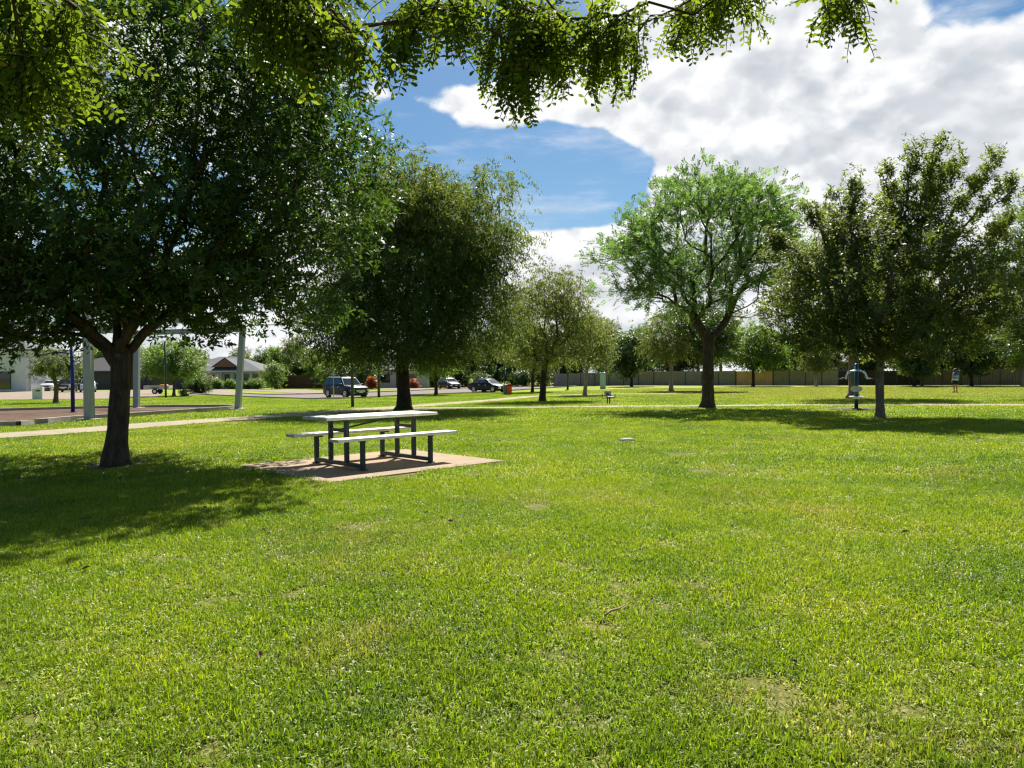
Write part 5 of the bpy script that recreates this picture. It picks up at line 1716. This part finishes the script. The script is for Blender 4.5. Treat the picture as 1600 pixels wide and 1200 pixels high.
# ------------------------------------------------------------------ litter on the lawn
tw = MB().tube([(0, 0, 0.0), (0.05, 0.012, 0.010), (0.11, 0.010, 0.006), (0.16, 0.02, 0.012)], [0.006, 0.007, 0.005, 0.003], 6).build('twig', 'twig', None, True, loc=(0.50, 3.95, 0.035))
tw.rotation_euler = (0, -0.1, 0.55)
tag(tw, 'dry pale twig lying on the sunlit grass', 'twig')
leaf_me = MB().add([(0, 0, 0), (0.03, 0.028, 0.018), (0.075, 0.022, 0.022), (0.105, 0, 0.010), (0.075, -0.024, 0.026), (0.03, -0.028, 0.020), (0.055, 0, 0.0)], [(0, 1, 6), (1, 2, 6), (2, 3, 6), (3, 4, 6), (4, 5, 6), (5, 0, 6)]).mesh('fallen_leaf', 'dry_leaf')
for (x, y, s_) in ((-2.83, 7.17, 1.0), (-3.1, 12.9 - 5.6, 0.8), (-3.0, 5.0, 0.9), (-2.2, 6.3, 1.0), (-2.9, 16.2, 1.4), (-3.7, 15.9, 1.2), (3.3, 6.0, 1.1), (2.45, 10.9, 1.2), (-5.2, 17.0, 1.4), (-0.25, 14.6, 1.3), (1.3, 3.3, 0.7), (-1.2, 3.4, 0.7), (1.7, 8.1, 0.9), (-0.6, 6.6, 0.9)):
    o = link('fallen_leaf', leaf_me, loc=(x, y, gz(x, y) + 0.035))
    o.rotation_euler = (random.uniform(-0.5, 0.5), random.uniform(-0.4, 0.4), random.random() * 6.28)
    o.scale = (s_ * 0.6, s_ * 0.6, s_ * 0.6)
    tag(o, 'curled dry brown leaf lying on the sunlit lawn', 'leaf', 'dry leaves fallen on the lawn')


# ------------------------------------------------------------------ grass
def inside(poly, X, Y):
    px, py = np.array([p[0] for p in poly]), np.array([p[1] for p in poly])
    r = np.zeros(len(X), bool)
    j = len(px) - 1
    for i in range(len(px)):
        c = (py[i] > Y) != (py[j] > Y)
        with np.errstate(divide='ignore', invalid='ignore'):
            xi = (px[j] - px[i]) * (Y - py[i]) / (py[j] - py[i] + 1e-12) + px[i]
        r ^= c & (X < xi)
        j = i
    return r


def grass_tile(name, size, n, length, width, seed, stem=0.0):
    rng = np.random.default_rng(seed)
    # blades grow in loose tufts
    nt = max(6, n // 6)
    tc_ = (rng.random((nt, 2)) - 0.5) * size
    pick = rng.integers(0, nt, n)
    b2 = tc_[pick] + rng.normal(size=(n, 2)) * size * 0.05
    flat = rng.random(n) < 0.30
    b2[flat] = (rng.random((int(flat.sum()), 2)) - 0.5) * size * 1.15
    an = rng.random(n) * 6.283
    lean = np.clip(np.abs(rng.normal(size=n) * 0.45 + 0.62), 0.05, 1.35)
    lean[flat] = rng.uniform(1.0, 1.5, int(flat.sum()))
    Ls = length * np.clip(0.55 + 0.55 * rng.random(n) + 0.15 * rng.normal(size=n), 0.3, 1.7)
    Ws = width * (0.65 + 0.7 * rng.random(n))
    broad = np.zeros(n, bool)
    if stem and seed % 4 == 0:                     # clover-like weed in some patches
        c0 = (rng.random(2) - 0.5) * size * 0.5
        broad = (np.hypot(b2[:, 0] - c0[0], b2[:, 1] - c0[1]) < size * 0.26) & (rng.random(n) < 0.35)
        Ls = np.where(broad, length * 0.55, Ls)
        Ws = np.where(broad, width * 2.3, Ws)
        lean = np.where(broad, 1.1, lean)
    h = np.stack([np.cos(an), np.sin(an), np.zeros(n)], 1)
    s = np.stack([-np.sin(an), np.cos(an), np.zeros(n)], 1)
    tw_ = rng.normal(size=n) * 0.7
    s = s * np.cos(tw_)[:, None] + np.array([0, 0, 1.0]) * np.sin(tw_)[:, None] * 0.6
    z = np.array([0, 0, 1.0])
    b = np.stack([b2[:, 0], b2[:, 1], np.full(n, -0.004)], 1)
    m1 = b + (h * np.sin(lean * 0.55)[:, None] + z * np.cos(lean * 0.55)[:, None]) * (Ls * 0.5)[:, None]
    t = m1 + (h * np.sin(lean * 1.35)[:, None] + z * np.cos(lean * 1.35)[:, None]) * (Ls * 0.5)[:, None]
    hw = (Ws / 2)[:, None]
    V = np.stack([b - s * hw * 0.7, b + s * hw * 0.7, m1 + s * hw, m1 - s * hw, t], 1).reshape(-1, 3)
    k = np.arange(n) * 5
    q = np.stack([k, k + 1, k + 2, k + 3], 1)
    tr = np.stack([k + 3, k + 2, k + 4], 1)
    loops = np.concatenate([q.ravel(), tr.ravel()])
    starts = np.concatenate([np.arange(n) * 4, n * 4 + np.arange(n) * 3])
    tots = np.concatenate([np.full(n, 4), np.full(n, 3)])
    tuft = rng.random(nt)[pick]
    tint = np.clip(0.30 * tuft + 0.62 * rng.random(n), 0, 0.90)
    tint = np.where(rng.random(n) < np.where(flat, 0.26, 0.05), 0.90 + 0.10 * rng.random(n), tint)  # pale share, mostly lying blades: dead ones, and gloss glints painted as colour
    tint = np.where(broad, 0.96, tint)
    me = np_mesh(name, V, loops, starts, tots, 'grass_blade', np.repeat(tint, 5))
    return bpy.data.objects.new(name, me)


WORN = [(-4.0, 6.9, 0.5), (-2.3, 5.3, 0.45), (0.35, 7.6, 0.4), (3.9, 9.3, 1.3), (5.2, 8.6, 0.9), (0.9, 4.5, 0.22), (0.35, 3.9, 0.2), (1.75, 3.5, 0.2), (-1.0, 3.1, 0.2), (-1.6, 4.2, 0.25), (0.6, 12.9, 0.6), (-0.4, 15.2, 0.8), (3.1, 6.1, 0.3), (1.9, 5.2, 0.25), (-6.3, 10.6, 0.6), (-2.3, 3.5, 0.22), (2.6, 12.0, 0.6)]


def grass_field(name, tiles, y0, y1, step, keep, label, xpad=2.5, jit=0.5, sc=(0.9, 1.25), seed=5, half=0.74):
    rng = np.random.default_rng(seed)
    rows = np.arange(y0, y1, step)
    X, Y = [], []
    for y in rows:
        wv = half * max(y, 0) + xpad
        x = np.arange(-wv, wv, step)
        X.append(x)
        Y.append(np.full(len(x), y))
    X, Y = np.concatenate(X), np.concatenate(Y)
    X = X + (rng.random(len(X)) - 0.5) * step * jit * 2
    Y = Y + (rng.random(len(Y)) - 0.5) * step * jit * 2
    ok = rng.random(len(X)) < keep
    worn = np.zeros(len(X))
    for wx, wy, wr in WORN:
        worn = np.maximum(worn, np.exp(-((X - wx) ** 2 / wr ** 2 + (Y - wy) ** 2 / (wr * 0.6) ** 2)))
    ok &= rng.random(len(X)) > worn * 0.22
    for poly, mg in NOGRASS:
        ok &= ~inside(poly, X, Y)
        for ddx, ddy in ((1, 0), (-1, 0), (0, 1), (0, -1)):
            ok &= ~inside(poly, X + ddx * (mg + step * 0.28), Y + ddy * (mg + step * 0.28))
    X, Y = X[ok], Y[ok]
    n = len(X)
    me = bpy.data.meshes.new(name)
    me.vertices.add(n)
    me.vertices.foreach_set('co', np.stack([X, Y, Zg(X, Y) + 0.002], 1).astype(np.float32).ravel())
    patch = np.sin(X * 1.7 + 0.6 * np.sin(Y * 1.1)) * np.sin(Y * 1.3 + 0.8 * np.sin(X * 0.7)) + 0.6 * np.sin(X * 0.5 + 1) * np.cos(Y * 0.43)
    for nm, ty, arr in (('rot', 'FLOAT', rng.random(n) * 6.283), ('size', 'FLOAT', (1 - 0.2 * worn[ok]) * rng.uniform(sc[0], sc[1], n) * (1 + 0.09 * patch)), ('pick', 'INT', rng.integers(0, len(tiles), n))):
        at_ = me.attributes.new(nm, ty, 'POINT')
        at_.data.foreach_set('value', arr.astype(np.float32 if ty == 'FLOAT' else np.int32))
    o = link(name, me)
    tag(o, label, 'grass', kind='stuff')
    ng = bpy.data.node_groups.new(name, 'GeometryNodeTree')
    ng.interface.new_socket('Geometry', in_out='INPUT', socket_type='NodeSocketGeometry')
    ng.interface.new_socket('Geometry', in_out='OUTPUT', socket_type='NodeSocketGeometry')
    N = ng.nodes
    gi, go = N.new('NodeGroupInput'), N.new('NodeGroupOutput')
    g2i = N.new('GeometryNodeGeometryToInstance')
    for t in tiles:
        oi = N.new('GeometryNodeObjectInfo')
        oi.inputs['Object'].default_value = t
        oi.transform_space = 'ORIGINAL'
        ng.links.new(oi.outputs['Geometry'], g2i.inputs[0])
    iop = N.new('GeometryNodeInstanceOnPoints')
    iop.inputs['Pick Instance'].default_value = True

    def named(nm, ty):
        nd = N.new('GeometryNodeInputNamedAttribute')
        nd.data_type = ty
        nd.inputs['Name'].default_value = nm
        return nd.outputs['Attribute']
    cx = N.new('ShaderNodeCombineXYZ')
    ng.links.new(named('rot', 'FLOAT'), cx.inputs[2])
    ng.links.new(gi.outputs[0], iop.inputs['Points'])
    ng.links.new(g2i.outputs[0], iop.inputs['Instance'])
    ng.links.new(named('pick', 'INT'), iop.inputs['Instance Index'])
    ng.links.new(cx.outputs[0], iop.inputs['Rotation'])
    ng.links.new(named('size', 'FLOAT'), iop.inputs['Scale'])
    ng.links.new(iop.outputs[0], go.inputs[0])
    md = o.modifiers.new('scatter', 'NODES')
    md.node_group = ng
    return o


near_tiles = [grass_tile('grass_tile', 0.36, 1150, 0.043, 0.0060, 100 + k, 1) for k in range(9)]
mid_tiles = [grass_tile('grass_tile', 0.58, 800, 0.048, 0.0095, 120 + k, 1) for k in range(6)]
far_tiles = [grass_tile('grass_tile', 1.4, 800, 0.055, 0.022, 140 + k) for k in range(5)]
grass_field('lawn_grass', near_tiles, 1.2, 9.5, 0.26, 1.0, 'short mown green lawn grass around the viewer', seed=5)
grass_field('lawn_grass', mid_tiles, 9.3, 22.0, 0.42, 1.0, 'short mown green lawn grass around the picnic table', seed=6)
grass_field('lawn_grass', far_tiles, 21.8, 75.0, 1.0, 1.0, 'short mown green lawn grass stretching to the road and fences', xpad=3, seed=7)
